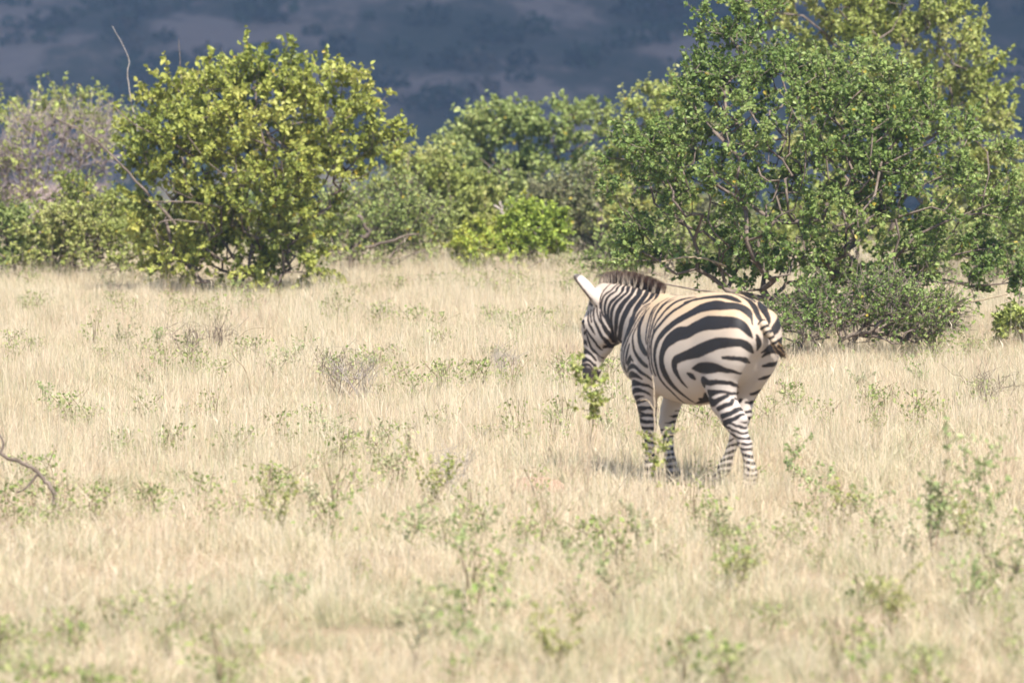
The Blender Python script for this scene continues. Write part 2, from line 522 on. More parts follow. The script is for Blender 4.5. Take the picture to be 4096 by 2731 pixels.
# stripes of the coat in body space: mirror flag, then x, y, z (mm) and half width (0.1 mm) along each
STRIPES = [
    (1, (164,-59,1215,99,146,-153,1236,139,117,-242,1252,179,90,-349,1262,258,76,-424,1254,298,67,-486,1237,207,56,-518,1225,25)),
    (1, (68,-644,1088,22,63,-625,1129,109,72,-583,1175,346,112,-526,1202,385,165,-468,1207,393,182,-365,1208,470,191,-275,1188,413,216,-207,1155,305,237,-150,1125,268,257,-83,1090,246,273,-28,1052,242,285,24,1008,234,292,65,960,206,296,90,891,177,295,91,838,162,289,83,784,140,272,74,723,130,249,44,671,128,216,9,624,119,168,2,581,99,101,19,546,79,51,47,535,31)),
    (1, (76,-653,1001,46,116,-654,1049,279,163,-637,1091,314,203,-580,1103,385,231,-475,1097,463,244,-375,1089,483,251,-285,1060,431,265,-210,1026,422,276,-132,1013,465,288,-72,980,429,296,-31,948,355,299,-3,905,283,299,16,852,259,294,16,799,278,283,1,747,282,261,-23,695,233,234,-47,653,173,199,-70,616,134,156,-83,584,95,101,-81,556,60)),
    (1, (35,-612,900,47,95,-644,936,250,160,-651,967,253,212,-608,972,284,245,-509,964,380,260,-420,938,415,264,-318,905,413,272,-228,879,314,282,-157,858,278,287,-113,835,264,284,-100,798,226,274,-105,762,187,258,-119,725,136,237,-134,688,99,215,-149,662,44)),
    (0, (232,-542,871,94,209,-588,870,143,160,-626,865,138,103,-622,853,174,21,-559,832,40)),
    (0, (252,-253,790,68,246,-328,796,345,246,-428,802,364,233,-495,802,264,207,-545,788,176,169,-580,780,108,91,-567,767,40)),
    (0, (252,-203,754,93,239,-228,739,201,228,-240,724,126)),
    (0, (224,-326,696,338,233,-347,715,277,237,-409,703,184,223,-474,710,152,188,-522,706,130,141,-538,695,121,-34,-372,664,45)),
    (0, (221,-389,631,265,218,-460,644,145,191,-508,646,84,149,-531,635,92,-56,-333,617,25)),
    (0, (220,-438,573,215,210,-483,598,149,180,-520,620,115,170,-524,627,74)),
    (0, (211,-468,535,162,196,-516,558,142,165,-551,577,132,-66,-341,564,102)),
    (0, (204,-499,487,189,191,-556,505,164,162,-592,529,165,131,-608,537,170)),
    (0, (198,-519,444,195,192,-575,466,158,170,-611,484,132,152,-633,502,91,135,-640,504,88)),
    (1, (79,-71,547,79,71,-120,557,258,80,-197,581,357,219,-411,575,289,219,-453,571,120)),
    (1, (107,-164,581,199,80,-156,569,199)),
    (1, (144,-142,1237,159,168,-94,1215,175,196,-48,1185,157,218,-2,1154,145,242,36,1116,153,259,67,1078,135,270,101,1043,133,277,122,1013,133,285,134,971,112,291,136,921,99,293,133,866,86,289,130,812,81,280,121,761,83,272,114,733,78)),
    (1, (119,-111,1250,64,125,-33,1237,95,140,22,1223,127,161,49,1206,111,188,69,1181,127,212,93,1151,123,235,105,1118,115,251,125,1084,97,264,135,1050,82,274,133,1021,67)),
    (1, (64,158,1240,48,95,166,1230,79,136,169,1210,95,169,174,1185,111,202,174,1152,111,226,170,1119,104,247,167,1082,99,263,164,1045,96,276,161,1003,81,284,161,962,67,290,158,907,60,289,158,844,61,284,157,793,62,272,152,743,65)),
    (1, (82,223,1230,48,121,229,1212,64,148,248,1191,79,174,256,1166,111,203,246,1133,127,231,235,1092,111,251,227,1051,111,266,218,1009,111,276,212,968,92,283,196,935,57)),
    (1, (146,231,1195,48,175,227,1171,64,206,220,1138,64,232,207,1102,71,252,195,1065,66,266,187,1027,70,276,184,990,69,284,181,944,61,288,178,894,54,288,174,843,54)),
    (1, (167,347,1146,64,190,338,1117,93,210,337,1084,155,225,341,1046,186,237,333,1005,202,248,315,963,233,258,289,927,270,273,247,899,270,284,205,876,200,287,183,864,110)),
    (1, (158,324,1163,48,178,340,1134,64,200,353,1100,55,218,364,1062,52,228,378,1028,51,234,391,1002,64,239,398,968,92,245,388,927,118,248,370,885,131,251,335,849,149,255,295,821,188,269,237,798,175,278,191,788,120)),
    (1, (125,359,1191,64,133,417,1168,64,169,419,1135,64,199,415,1098,55,217,427,1056,68,224,452,1017,74,222,489,973,79,212,529,929,64,206,550,898,48)),
    (1, (139,382,1169,48,165,404,1140,56,197,404,1102,47,213,411,1069,47,224,432,1030,56,227,462,991,62,222,495,952,64,211,537,908,64,206,553,869,64,200,565,826,64,196,559,788,79,189,551,754,95)),
    (1, (140,360,1174,40,175,371,1133,47,202,377,1095,40,217,392,1061,45,229,411,1018,47,233,437,980,57,231,470,936,79,224,501,897,95,217,522,857,95,211,530,815,95,202,531,772,103,186,534,733,103)),
    (1, (239,432,925,58,238,448,895,107,232,468,860,119,224,489,825,111,216,499,791,79)),
    (1, (224,472,792,159,237,435,819,201,242,419,841,102,242,422,849,36)),
    (1, (241,419,832,117,245,384,813,40)),
    (1, (200,504,739,95,229,445,767,143,243,390,781,152,246,352,772,135,244,314,748,130,242,276,732,125,250,218,716,143,251,183,701,110)),
    (1, (170,517,699,127,229,425,722,222,240,374,722,177,238,335,711,118,232,305,699,46)),
    (1, (209,446,649,84,228,402,668,207,231,345,666,130,218,299,659,100,205,261,652,126,193,239,635,79)),
    (1, (214,430,598,127,230,386,618,174,229,347,623,145,214,311,616,92,194,289,602,71,178,282,589,36)),
    (1, (216,397,568,175,220,352,579,106,207,316,582,28)),
    (1, (190,420,530,67,209,372,541,123,202,326,554,86,184,301,556,35)),
    (0, (189,413,506,42,201,348,506,114,179,308,509,42)),
    (0, (190,401,478,67,196,354,468,101,183,324,458,61,157,302,460,44)),
    (0, (186,387,426,111,189,343,419,69,173,315,414,60,142,300,413,37)),
    (1, (74,816,1282,80,89,824,1263,63,99,853,1247,72,110,874,1225,66,118,885,1195,78,122,888,1161,88,124,881,1127,77,128,864,1102,75,128,837,1078,61,124,814,1044,56,114,799,1015,48)),
    (1, (93,888,1267,45,108,897,1242,43,118,900,1212,37,124,901,1178,37,124,900,1144,43)),
    (1, (65,779,1287,96,86,773,1262,87,99,804,1242,84,110,832,1218,109,118,846,1184,122,122,851,1145,125,124,842,1111,117,124,824,1082,95,121,807,1053,73,114,796,1019,57,103,796,984,50,81,810,949,53,41,837,913,60,-27,905,891,33,178,609,873,25)),
    (1, (50,732,1292,127,79,713,1264,118,96,726,1238,98,109,758,1212,118,117,788,1186,130,123,806,1151,132,124,811,1112,136,122,806,1079,107,118,795,1040,75,108,791,1002,65,90,798,963,60,53,829,922,55,-27,911,889,33)),
    (1, (33,695,1297,159,76,662,1261,125,95,679,1235,120,110,714,1205,135,119,745,1174,145,124,766,1135,159,124,776,1097,153,120,778,1054,121,112,778,1015,98,97,783,976,82,66,805,936,95,-13,885,897,95,171,616,882,33)),
    (1, (16,648,1294,191,70,614,1258,167,96,622,1224,193,112,650,1194,214,123,677,1155,241,128,702,1116,235,127,716,1073,232,121,727,1030,206,110,749,995,152,91,766,960,111,50,805,923,95,-31,901,893,42,179,604,879,64)),
    (1, (0,600,1287,222,70,545,1247,238,100,556,1210,270,115,578,1179,280,127,603,1136,282,132,631,1093,266,130,654,1050,251,122,678,1006,242,106,705,967,207,73,748,926,159,164,621,897,50,194,579,876,64)),
    (1, (-18,537,1276,117,59,484,1249,210,98,482,1208,267,120,489,1174,322,143,493,1136,366,193,464,1096,366,212,454,1059,331,221,463,1021,311,220,491,982,238,211,527,946,143,203,554,911,79)),
    (1, (-27,489,1267,92,62,418,1238,190,97,416,1210,159,113,442,1188,90)),
    (1, (-27,450,1260,125,74,355,1232,127,108,353,1208,64)),
    (2, (128,895,1120,43,133,881,1091,76,137,862,1053,93,135,844,1024,149,127,825,994,176,110,813,969,151,80,824,942,115,54,844,915,70)),
    (2, (134,925,1158,42,131,922,1123,54,136,904,1090,55,139,883,1061,65,138,867,1044,73)),
    (2, (133,950,1140,44,139,946,1097,56,145,932,1059,77,145,907,1026,109,141,884,988,129,134,865,955,136,118,844,929,155,73,867,901,147,41,867,888,138,-14,909,887,64)),
    (2, (136,982,1130,48,142,977,1096,58,148,966,1067,53,149,957,1050,42)),
    (2, (135,961,1127,34,141,955,1093,34)),
    (2, (136,1009,1116,61,149,997,1083,57,157,981,1049,64,155,968,1024,90,151,948,999,95,145,928,968,33)),
    (2, (160,999,997,55,153,981,968,79,143,959,939,103,133,937,913,107,118,928,888,109,103,920,870,60,93,911,862,28)),
    (2, (157,1007,980,48,149,1003,946,73,139,998,911,102,131,988,877,114,120,967,852,106,110,952,839,55,92,941,818,37,70,934,809,54)),
    (2, (154,1031,970,115,158,1013,984,98)),
    (2, (126,1077,898,50,140,1043,914,168,139,1030,902,91,136,1019,885,23)),
    (2, (121,1086,838,67,132,1056,849,201,133,1020,846,130,127,993,830,94,118,977,813,80,106,967,792,60)),
    (2, (127,1092,779,84,141,1058,795,211,140,1019,795,109,130,996,783,79,118,984,766,60,108,979,744,42,94,976,714,46)),
    (2, (143,1042,762,97,135,1010,761,83,125,996,748,52,114,988,727,43,101,984,705,45)),
    (2, (108,975,766,43,99,973,744,51,85,974,713,49)),
    (2, (170,1017,1027,85,166,1020,1010,64)),
    (2, (120,1059,1109,25,127,1066,1084,25)),
    (2, (123,1013,1176,95,128,978,1160,72)),
    (0, (-7,-437,1262,131,-14,-510,1235,240,-9,-570,1197,262,11,-631,1148,183,16,-664,1115,109)),
    (0, (-96,-553,1189,153,-85,-603,1150,204,-77,-636,1100,123,-24,-705,1070,55)),
    (0, (-25,-726,1008,62,-117,-655,1037,178,-143,-650,1070,205)),
    (0, (-54,-597,871,51,-72,-621,894,122,-119,-644,905,123,-199,-613,907,138)),
    (0, (-75,-580,809,88,-112,-607,818,167,-168,-603,825,175)),
    (0, (-91,-517,720,55,-125,-547,732,175,-182,-543,755,104)),
    (0, (-109,-418,618,101,-148,-438,632,195,-189,-440,663,69)),
    (0, (-94,-377,562,58,-137,-388,561,126,-181,-367,574,69)),
    (0, (-89,-384,499,81,-152,-371,500,81)),
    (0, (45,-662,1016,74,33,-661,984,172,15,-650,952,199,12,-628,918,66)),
    (1, (116,111,1227,60,144,144,1208,89,178,159,1179,99,210,165,1143,97)),
    (1, (113,-45,1244,60,126,40,1229,79,163,69,1203,99,195,87,1171,109)),
]
def catmull(P, n):
    P = np.asarray(P, float)
    if len(P) == 2:
        return P[0] + (P[1] - P[0]) * np.linspace(0, 1, n)[:, None]
    Q = np.vstack([2 * P[0] - P[1], P, 2 * P[-1] - P[-2]])
    seg = len(P) - 1
    t = np.linspace(0, seg, n)
    i = np.minimum(t.astype(int), seg - 1)
    t = (t - i)[:, None]
    a, b, c, d = Q[i], Q[i + 1], Q[i + 2], Q[i + 3]
    return 0.5 * (2 * b + (c - a) * t + (2 * a - 5 * b + 4 * c - d) * t ** 2 + (3 * b - a - 3 * c + d) * t ** 3)

def vnormals(V, Q):
    n = np.cross(V[Q[:, 2]] - V[Q[:, 0]], V[Q[:, 3]] - V[Q[:, 1]])
    N = np.stack([np.bincount(Q.ravel(), weights=np.repeat(n[:, i], 4), minlength=len(V)) for i in range(3)], 1)
    return N / np.maximum(np.linalg.norm(N, axis=1), 1e-12)[:, None]
ZNRM = vnormals(ZV, ZQ)
zbvh = BVHTree.FromPolygons([tuple(v) for v in ZV.tolist()], [tuple(q) for q in ZQ.tolist()])
nsgn = 1.0 if (ZNRM * (ZV - ZV.mean(0))).sum() > 0 else -1.0
ZNRM *= nsgn
ZSTR = np.full(len(ZV), 1.0)          # signed distance to the nearest black stripe
def paint(P, W):
    L = np.linalg.norm(np.diff(P, axis=0), axis=1).sum()
    n = max(4, int(L / 0.004))
    D = catmull(np.column_stack([P, W]), n)
    pts = []; nr = []
    for q in D[:, :3].tolist():
        h = zbvh.find_nearest(q)
        pts.append(h[0]); nr.append(h[1])
    pts = np.array(pts); nr = np.array(nr) * nsgn
    w = np.maximum(D[:, 3] + 0.0012 + 0.0010 * np.clip(1 - D[:, 3] / 0.008, 0, 1), 0.0028)
    m = w.max() + 0.02
    sel = np.where(np.all((ZV > pts.min(0) - m) & (ZV < pts.max(0) + m), axis=1))[0]
    for k in range(0, len(sel), 4000):
        s = sel[k:k + 4000]
        d = np.sqrt(((ZV[s][:, None, :] - pts[None]) ** 2).sum(2)) - w[None]
        d = np.where(ZNRM[s] @ nr.T > 0.05, d, 1.0)
        ZSTR[s] = np.minimum(ZSTR[s], d.min(1))
HC = HO
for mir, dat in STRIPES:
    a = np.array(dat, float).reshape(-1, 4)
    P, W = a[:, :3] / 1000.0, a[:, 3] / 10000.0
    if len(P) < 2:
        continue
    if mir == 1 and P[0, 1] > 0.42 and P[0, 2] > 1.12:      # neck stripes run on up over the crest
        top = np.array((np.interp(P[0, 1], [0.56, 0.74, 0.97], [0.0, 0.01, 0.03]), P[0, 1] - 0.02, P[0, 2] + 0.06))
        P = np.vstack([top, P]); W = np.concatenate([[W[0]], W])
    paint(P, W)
    if mir == 1:                                   # the other flank, about the middle plane
        off = np.interp(P[:, 1], [0.36, 0.56, 0.74, 0.97], [0.0, 0.0, 0.01, 0.03])
        Q = P.copy(); Q[:, 0] = 2 * off - Q[:, 0]
        paint(Q, W)
    elif mir == 2:                                 # the other cheek, about the plane of the head
        Q = P - 2 * ((P - HC) @ HS)[:, None] * HS[None]
        paint(Q, W)
# the dark line down the spine
ys = np.linspace(-0.60, 0.30, 24)
paint(np.column_stack([np.zeros(24), ys, smooth_interp(ys, TR[:, 0], TR[:, 1])]), np.full(24, 0.008))
# rings round the lower legs, following each leg's own axis
def vnoise(P, f, seed=0.0):
    x, y, z = (P * f + seed).T
    return (np.sin(x * 1.7 + 1.3 * np.sin(y * 1.1 + z)) + np.sin(y * 2.1 + 1.7 * np.sin(z * 1.3 + x)) + np.sin(z * 1.9 + 1.1 * np.sin(x * 1.6 + y))) / 3.0
X, Y, Z = ZV.T
LEGS = [  # side, y range of the shaft, where rings begin, period, phase, lean
    (1, (-0.80, -0.40), 0.455, 0.036, 0.010, -0.25),
    (-1, (-0.50, 0.02), 0.52, 0.038, 0.020, 0.30),
    (1, (0.20, 0.60), 0.53, 0.044, 0.004, 0.00),
    (-1, (0.24, 0.70), 0.47, 0.042, 0.015, 0.10)]
for side, (y0, y1), zt, per, ph, lean in LEGS:
    m = (X * side > 0.0) & (Y > y0) & (Y < y1) & (Z < zt + 0.06)
    p = ZV[m]
    s = p[:, 2] + lean * (p[:, 1] - 0.5 * (y0 + y1)) + 0.011 * vnoise(p, 11.0, side * 3.0 + y0) + 0.004 * vnoise(p, 37.0, y0)
    k = ((s + ph) / per) % 1.0
    duty = 0.50 + 0.10 * vnoise(p, 17.0, 5.0 + y0)
    d = (np.abs(k - 0.5) - 0.5 * duty) * per
    inner = np.clip(-ZNRM[m][:, 0] * side - 0.25, 0, 1) * np.clip((p[:, 2] - 0.30) / 0.15, 0, 1)
    d = d + 0.03 * inner + np.clip((p[:, 2] - zt) / 0.03, 0, 1) * 0.05
    ZSTR[m] = np.minimum(ZSTR[m], d)
# coat colour
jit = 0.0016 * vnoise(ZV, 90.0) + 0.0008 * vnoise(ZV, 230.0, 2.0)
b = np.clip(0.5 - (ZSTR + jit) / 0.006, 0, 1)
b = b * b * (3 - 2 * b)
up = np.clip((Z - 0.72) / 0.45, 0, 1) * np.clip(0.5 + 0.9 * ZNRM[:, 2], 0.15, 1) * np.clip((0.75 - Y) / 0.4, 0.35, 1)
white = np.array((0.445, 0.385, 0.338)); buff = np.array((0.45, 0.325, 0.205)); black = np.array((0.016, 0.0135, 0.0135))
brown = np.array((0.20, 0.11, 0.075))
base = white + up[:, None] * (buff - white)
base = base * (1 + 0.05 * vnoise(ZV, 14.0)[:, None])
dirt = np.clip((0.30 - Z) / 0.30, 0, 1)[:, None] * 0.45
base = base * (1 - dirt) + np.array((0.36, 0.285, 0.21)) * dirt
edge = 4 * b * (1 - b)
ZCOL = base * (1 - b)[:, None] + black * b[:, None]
ZCOL = ZCOL * (1 - 0.35 * edge[:, None]) + brown * 0.35 * edge[:, None]
# muzzle, hooves, eyelids, ears
hl = ZV - HO
ha, hf, hs = hl @ HA, hl @ HFW, hl @ HS
mz = np.clip((ha + 0.25 * hf - 0.455 + 0.01 * vnoise(ZV, 40.0)) / 0.02, 0, 1) * (np.abs(hs) < 0.14) * (Y > 0.85)
ZCOL = ZCOL * (1 - mz[:, None]) + np.array((0.040, 0.030, 0.030)) * mz[:, None]
hoof = np.clip((0.055 - Z) / 0.01, 0, 1)[:, None]
ZCOL = ZCOL * (1 - hoof) + np.array((0.05, 0.042, 0.036)) * hoof
for s_, (c, ax, face) in zip((1, -1), EARS):
    q = ZV - c
    la, lf = q @ ax, q @ face
    r = np.linalg.norm(q - np.outer(la, ax), axis=1)
    m = (la > -0.10) & (r < 0.08) & (np.linalg.norm(q, axis=1) < 0.17)
    out = (ZNRM @ face < 0.25)
    pale = np.array((0.48, 0.41, 0.36)) * np.ones((len(q), 1))
    tipd = np.clip((la - 0.105) / 0.012, 0, 1) * (1 - np.clip((la - 0.132) / 0.008, 0, 1))
    pale = pale * (1 - 0.8 * tipd[:, None])
    col = np.where(out[:, None], pale, np.array((0.10, 0.07, 0.055)))
    keep = np.clip((la + 0.085) / 0.03, 0, 1)[:, None] * m[:, None]
    ZCOL = ZCOL * (1 - keep) + col * keep
# tail dock rings
q = np.array(TD)[:, :3]
tl = np.full(len(ZV), 9.0); ts = np.zeros(len(ZV)); acc = 0.0
for p0, p1 in zip(q[:-1], q[1:]):
    ab = p1 - p0; L = np.linalg.norm(ab)
    t_ = np.clip(((ZV - p0) @ ab) / L ** 2, 0, 1)
    d = np.linalg.norm(ZV - p0 - t_[:, None] * ab, axis=1)
    u = d < tl
    tl = np.where(u, d, tl); ts = np.where(u, acc + t_ * L, ts); acc += L
mt = (tl < 0.040) & (Y < -0.655) & (ts > 0.045)
ring = (np.abs(((ts + 0.15 * X) / 0.036) % 1.0 - 0.5) - 0.24) * 0.036
bt = np.clip(0.5 - ring / 0.005, 0, 1)[:, None]
tc = np.array((0.46, 0.36, 0.26)) * (1 - bt) + black * bt
ZCOL = np.where(mt[:, None], tc, ZCOL)

FLIP = np.array((-1.0, 1.0, 1.0))     # design frame (x = left) to object frame (x = right)
zebra = empty('zebra', ZPOS, ZROT)
tag(zebra, 'striped zebra walking away through the dry grass, head lowered', 'zebra')
t = NT('zebra_coat')
at = t.n('ShaderNodeVertexColor', layer_name='Col')
nz = t.n('ShaderNodeTexNoise', {'Scale': 260.0, 'Detail': 3.0})
bp = t.n('ShaderNodeBump', {'Strength': 0.25, 'Distance': 0.004, 'Height': nz.outputs[0]})
pb = t.n('ShaderNodeBsdfPrincipled', {'Base Color': at.outputs[0], 'Roughness': 0.62, 'Specular IOR Level': 0.35, 'Normal': bp.outputs[0]})
M_COAT = t.out(pb.outputs[0])
zbody = mobj('body', mesh_np('body', ZV * FLIP, ZQ[:, ::-1], M_COAT, True, ZCOL), zebra)
# mane, tail tuft, eyes: children of the animal
def strands(name, roots, tips, cols_root, cols_tip, w, parent, mat, r, bend=0.25):
    roots = np.asarray(roots); tips = np.asarray(tips)
    n = len(roots)
    d = tips - roots
    side = np.cross(d, r.normal(size=(n, 3))); side /= np.maximum(np.linalg.norm(side, axis=1, keepdims=True), 1e-9)
    mid = roots + d * 0.45 + np.linalg.norm(d, axis=1, keepdims=True) * bend * 0.2 * r.normal(size=(n, 3))
    w = np.asarray(w).reshape(-1, 1)
    V = np.stack([roots - side * w, roots + side * w, mid + side * w, mid - side * w, tips], 1).reshape(-1, 3)
    i = np.arange(n)[:, None] * 5
    q = i + np.array([[0, 1, 2, 3]]); tr = i + np.array([[3, 2, 4]])
    cm = 0.80 * cols_root + 0.20 * cols_tip
    C = np.stack([cols_root, cols_root, cm, cm, cols_tip], 1).reshape(-1, 3)
    return mobj(name, mesh_np(name, V * FLIP, [q, tr], mat, False, C), parent)
def hair_mat(name):
    t = NT(name)
    vc = t.n('ShaderNodeVertexColor', layer_name='Col').outputs[0]
    return t.out(t.n('ShaderNodeBsdfPrincipled', {'Base Color': vc, 'Roughness': 0.6, 'Specular IOR Level': 0.3}).outputs[0])
M_HAIR = hair_mat('hair')
r = np.random.default_rng(3)
n = 7000
yy = r.uniform(0.385, 1.0, n)
ox = np.interp(yy, [0.36, 0.56, 0.74, 0.97], [0.0, 0.0, 0.01, 0.03]) + r.normal(0, 0.011, n)
roots = []; bb = []
kd_b = b
for x_, y_ in zip(ox.tolist(), yy.tolist()):
    h = zbvh.ray_cast(Vector((x_, y_, 1.6)), Vector((0, 0, -1)))
    roots.append(h[0] - Vector((0, 0, 0.006)))
roots = np.array(roots)
# the neck stripes run on up into the mane: sample them a little below the crest
from mathutils.kdtree import KDTree
crest = np.where((ZV[:, 1] > 0.33) & (ZV[:, 1] < 1.06) & (ZV[:, 2] > 1.10) & (ZV[:, 0] > 0.02))[0]
kd = KDTree(len(crest))
for j, i_ in enumerate(crest.tolist()):
    kd.insert(ZV[i_].tolist(), j)
kd.balance()
dark = np.array([b[crest[kd.find((q[0] + 0.055, q[1], q[2] - 0.035))[1]]] for q in roots.tolist()])
hgt = 0.096 * np.clip(np.interp(yy, [0.385, 0.43, 0.55, 0.80, 0.95, 1.0], [0.75, 0.92, 1.0, 1.0, 0.80, 0.45]), 0, 1) * r.uniform(0.72, 1.1, n)
dirn = np.column_stack([r.normal(0, 0.10, n), -0.30 + 0.38 * (yy - 0.385) / 0.6 + r.normal(0, 0.10, n), np.ones(n)])
dirn /= np.linalg.norm(dirn, axis=1, keepdims=True)
tips = roots + dirn * hgt[:, None]
cr = np.where((dark > 0.5)[:, None], np.array((0.025, 0.02, 0.019)), np.array((0.50, 0.41, 0.32)))
ct = np.array((0.060, 0.030, 0.020)) * r.uniform(0.6, 1.5, (n, 1))
mane = strands('mane', roots, tips, cr, ct, 0.0021 * np.ones(n), zebra, M_HAIR, r, 0.12)
n = 420
e0 = np.array(TD[-2][:3]); e1 = np.array(TD[-1][:3])
tt = r.uniform(0.1, 1.0, n)[:, None]
roots = e0 + (e1 - e0) * tt + r.normal(0, 0.008, (n, 3))
ax_ = (e1 - e0) / np.linalg.norm(e1 - e0)
tips = roots + (ax_ + np.array((-0.35, 0.05, -0.25)) + r.normal(0, 0.16, (n, 3))) * r.uniform(0.04, 0.085, (n, 1))
cr = np.where(r.random((n, 1)) < 0.45, np.array((0.30, 0.19, 0.10)), np.array((0.035, 0.025, 0.02))) * r.uniform(0.7, 1.3, (n, 1))
tuft = strands('tail_tuft', roots, tips, cr, cr * 0.7, 0.0022 * np.ones(n), zebra, M_HAIR, r, 0.3)
t = NT('eye')
M_EYE = t.out(t.n('ShaderNodeBsdfPrincipled', {'Base Color': (0.012, 0.009, 0.008, 1), 'Roughness': 0.12}).outputs[0])
import bmesh
for s_ in (1, -1):
    bm = bmesh.new()
    bmesh.ops.create_uvsphere(bm, u_segments=16, v_segments=10, radius=0.0215)
    me = bpy.data.meshes.new('eye'); bm.to_mesh(me); bm.free()
    me.polygons.foreach_set('use_smooth', np.ones(len(me.polygons), bool))
    me.materials.append(M_EYE)
    e_ = mobj('eye', me, zebra)
    e_.location = (hp(s_ * 0.094, 0.058, 0.178) * FLIP).tolist()

# ------------------------------------------------------------------ trees and bushes
def bark_mat(name, a, b):
    t = NT(name)
    co = t.n('ShaderNodeTexCoord').outputs['Object']
    nz = t.n('ShaderNodeTexNoise', {'Vector': co, 'Scale': 9.0, 'Detail': 6.0, 'Roughness': 0.7})
    c = t.ramp(nz.outputs[0], [(0.32, a), (0.68, b)])
    bp = t.n('ShaderNodeBump', {'Strength': 0.6, 'Distance': 0.02, 'Height': nz.outputs[0]})
    return t.out(t.n('ShaderNodeBsdfPrincipled', {'Base Color': c, 'Roughness': 0.9, 'Specular IOR Level': 0.1, 'Normal': bp.outputs[0]}).outputs[0])
M_BARK = bark_mat('bark', (0.085, 0.064, 0.050), (0.24, 0.19, 0.155))
M_DEAD = bark_mat('dead_wood', (0.24, 0.20, 0.17), (0.46, 0.40, 0.35))
M_PALE = bark_mat('pale_wood', (0.20, 0.155, 0.10), (0.44, 0.35, 0.23))
M_TWIG = bark_mat('purplish_twig', (0.19, 0.145, 0.135), (0.37, 0.30, 0.285))

def tubes(paths, sides=5):
    """paths: list of (points (n,3), radii (n,)); one mesh worth of verts and quads"""
    V = []; F = []; off = 0
    for P, R in paths:
        P = np.asarray(P, float); R = np.asarray(R, float)
        n = len(P)
        T = np.gradient(P, axis=0)
        T /= np.maximum(np.linalg.norm(T, axis=1, keepdims=True), 1e-9)
        up = np.where(np.abs(T[:, 2:3]) < 0.9, np.array([[0, 0, 1.0]]), np.array([[1.0, 0, 0]]))
        A = np.cross(T, up); A /= np.maximum(np.linalg.norm(A, axis=1, keepdims=True), 1e-9)
        B = np.cross(T, A)
        th = np.arange(sides) * 2 * np.pi / sides
        ring = P[:, None] + R[:, None, None] * (np.cos(th)[None, :, None] * A[:, None] + np.sin(th)[None, :, None] * B[:, None])
        V.append(ring.reshape(-1, 3))
        i = (np.arange(n - 1)[:, None] * sides)
        j = np.arange(sides)[None]; k = (j + 1) % sides
        F.append(np.stack([i + j, i + k, i + k + sides, i + j + sides], -1).reshape(-1, 4) + off)
        off += n * sides
    return np.concatenate(V), np.concatenate(F)

LEAF_OUT = np.array([(0, 0), (0.28, 0.40), (0.68, 0.34), (1, 0), (0.68, -0.34), (0.28, -0.40)])
def leaf_frames(pos, dirs, size, r, up_bias=0.7):
    d = dirs / np.maximum(np.linalg.norm(dirs, axis=1, keepdims=True), 1e-9)
    nrm = r.normal(size=d.shape) + np.array((0, 0, up_bias))
    s = np.cross(nrm, d); s /= np.maximum(np.linalg.norm(s, axis=1, keepdims=True), 1e-9)
    n = np.cross(d, s)
    return d, s, n
def leaf_mesh(pos, d, s, n, size, width, fold=0.35):
    a = LEAF_OUT[:, 0]; w = LEAF_OUT[:, 1]
    L = size[:, None, None]
    V = (pos[:, None] + L * (a[None, :, None] * d[:, None] + width * w[None, :, None] * s[:, None]
         + (fold * np.abs(w) * width - 0.18 * a ** 2)[None, :, None] * n[:, None]))
    i = np.arange(len(pos))[:, None] * 6
    F = np.concatenate([i + np.array([[0, 1, 2, 3]]), i + np.array([[0, 3, 4, 5]])], 0)
    return V.reshape(-1, 3), F

def sample_lobes(lobes, n, r, shell=0.5):
    vol = np.array([l[3] * l[4] * l[5] * (l[6] if len(l) > 6 else 1.0) for l in lobes]) ** 0.75
    k = r.choice(len(lobes), n, p=vol / vol.sum())
    u = r.normal(size=(n, 3)); u /= np.linalg.norm(u, axis=1, keepdims=True)
    rad = np.clip(r.random(n) ** (1 / 3.0 * (1 - shell) + 0.05), 0, 1)
    L = np.array([l[:6] for l in lobes])[k]
    return L[:, :3] + u * rad[:, None] * L[:, 3:6]

def grow(bases, targets, r, twist=0.10, seg=0.28, bias=0.45):
    """join every target to the growing skeleton; returns points, parent index"""
    P = [np.array(b, float) for b in bases]; par = [-1] * len(bases); plen = [0.0] * len(bases); root = list(range(len(bases)))
    ctr = np.mean(bases, axis=0)
    order = np.argsort(np.linalg.norm(targets - ctr, axis=1))
    for t_ in order:
        q = targets[t_]
        A = np.array(P)
        dist = np.linalg.norm(A - q, axis=1)
        below = np.clip(A[:, 2] - q[2], 0, None)
        i = int(np.argmin(dist + bias * np.array(plen) * 0.35 + 2.0 * below))
        L = dist[i]
        m = max(1, int(L / seg))
        a = A[i]
        perp = r.normal(size=3) * twist * L
        prev = i
        for k in range(1, m + 1):
            f_ = k / m
            p = a + (q - a) * f_ + perp * math.sin(math.pi * f_) + np.array((0, 0, 0.10 * L * math.sin(math.pi * f_)))
            if k < m:
                p = p + r.normal(size=3) * 0.03
            P.append(p); par.append(prev); plen.append(plen[prev] + L / m); root.append(root[i])
            prev = len(P) - 1
    return np.array(P), np.array(par), np.array(root)

LEAF_PROTO = {}
def leaf_proto(key, width, cols, mat):
    if key not in LEAF_PROTO:
        out = []
        for c in cols:
            V, F = leaf_mesh(np.zeros((1, 3)), np.array([[0, 1.0, 0]]), np.array([[1.0, 0, 0]]), np.array([[0, 0, 1.0]]), np.ones(1), width)
            out.append(mesh_np('leaf', V, F, mat, False, np.tile(np.array(c), (6, 1))))
        LEAF_PROTO[key] = out
    return LEAF_PROTO[key]

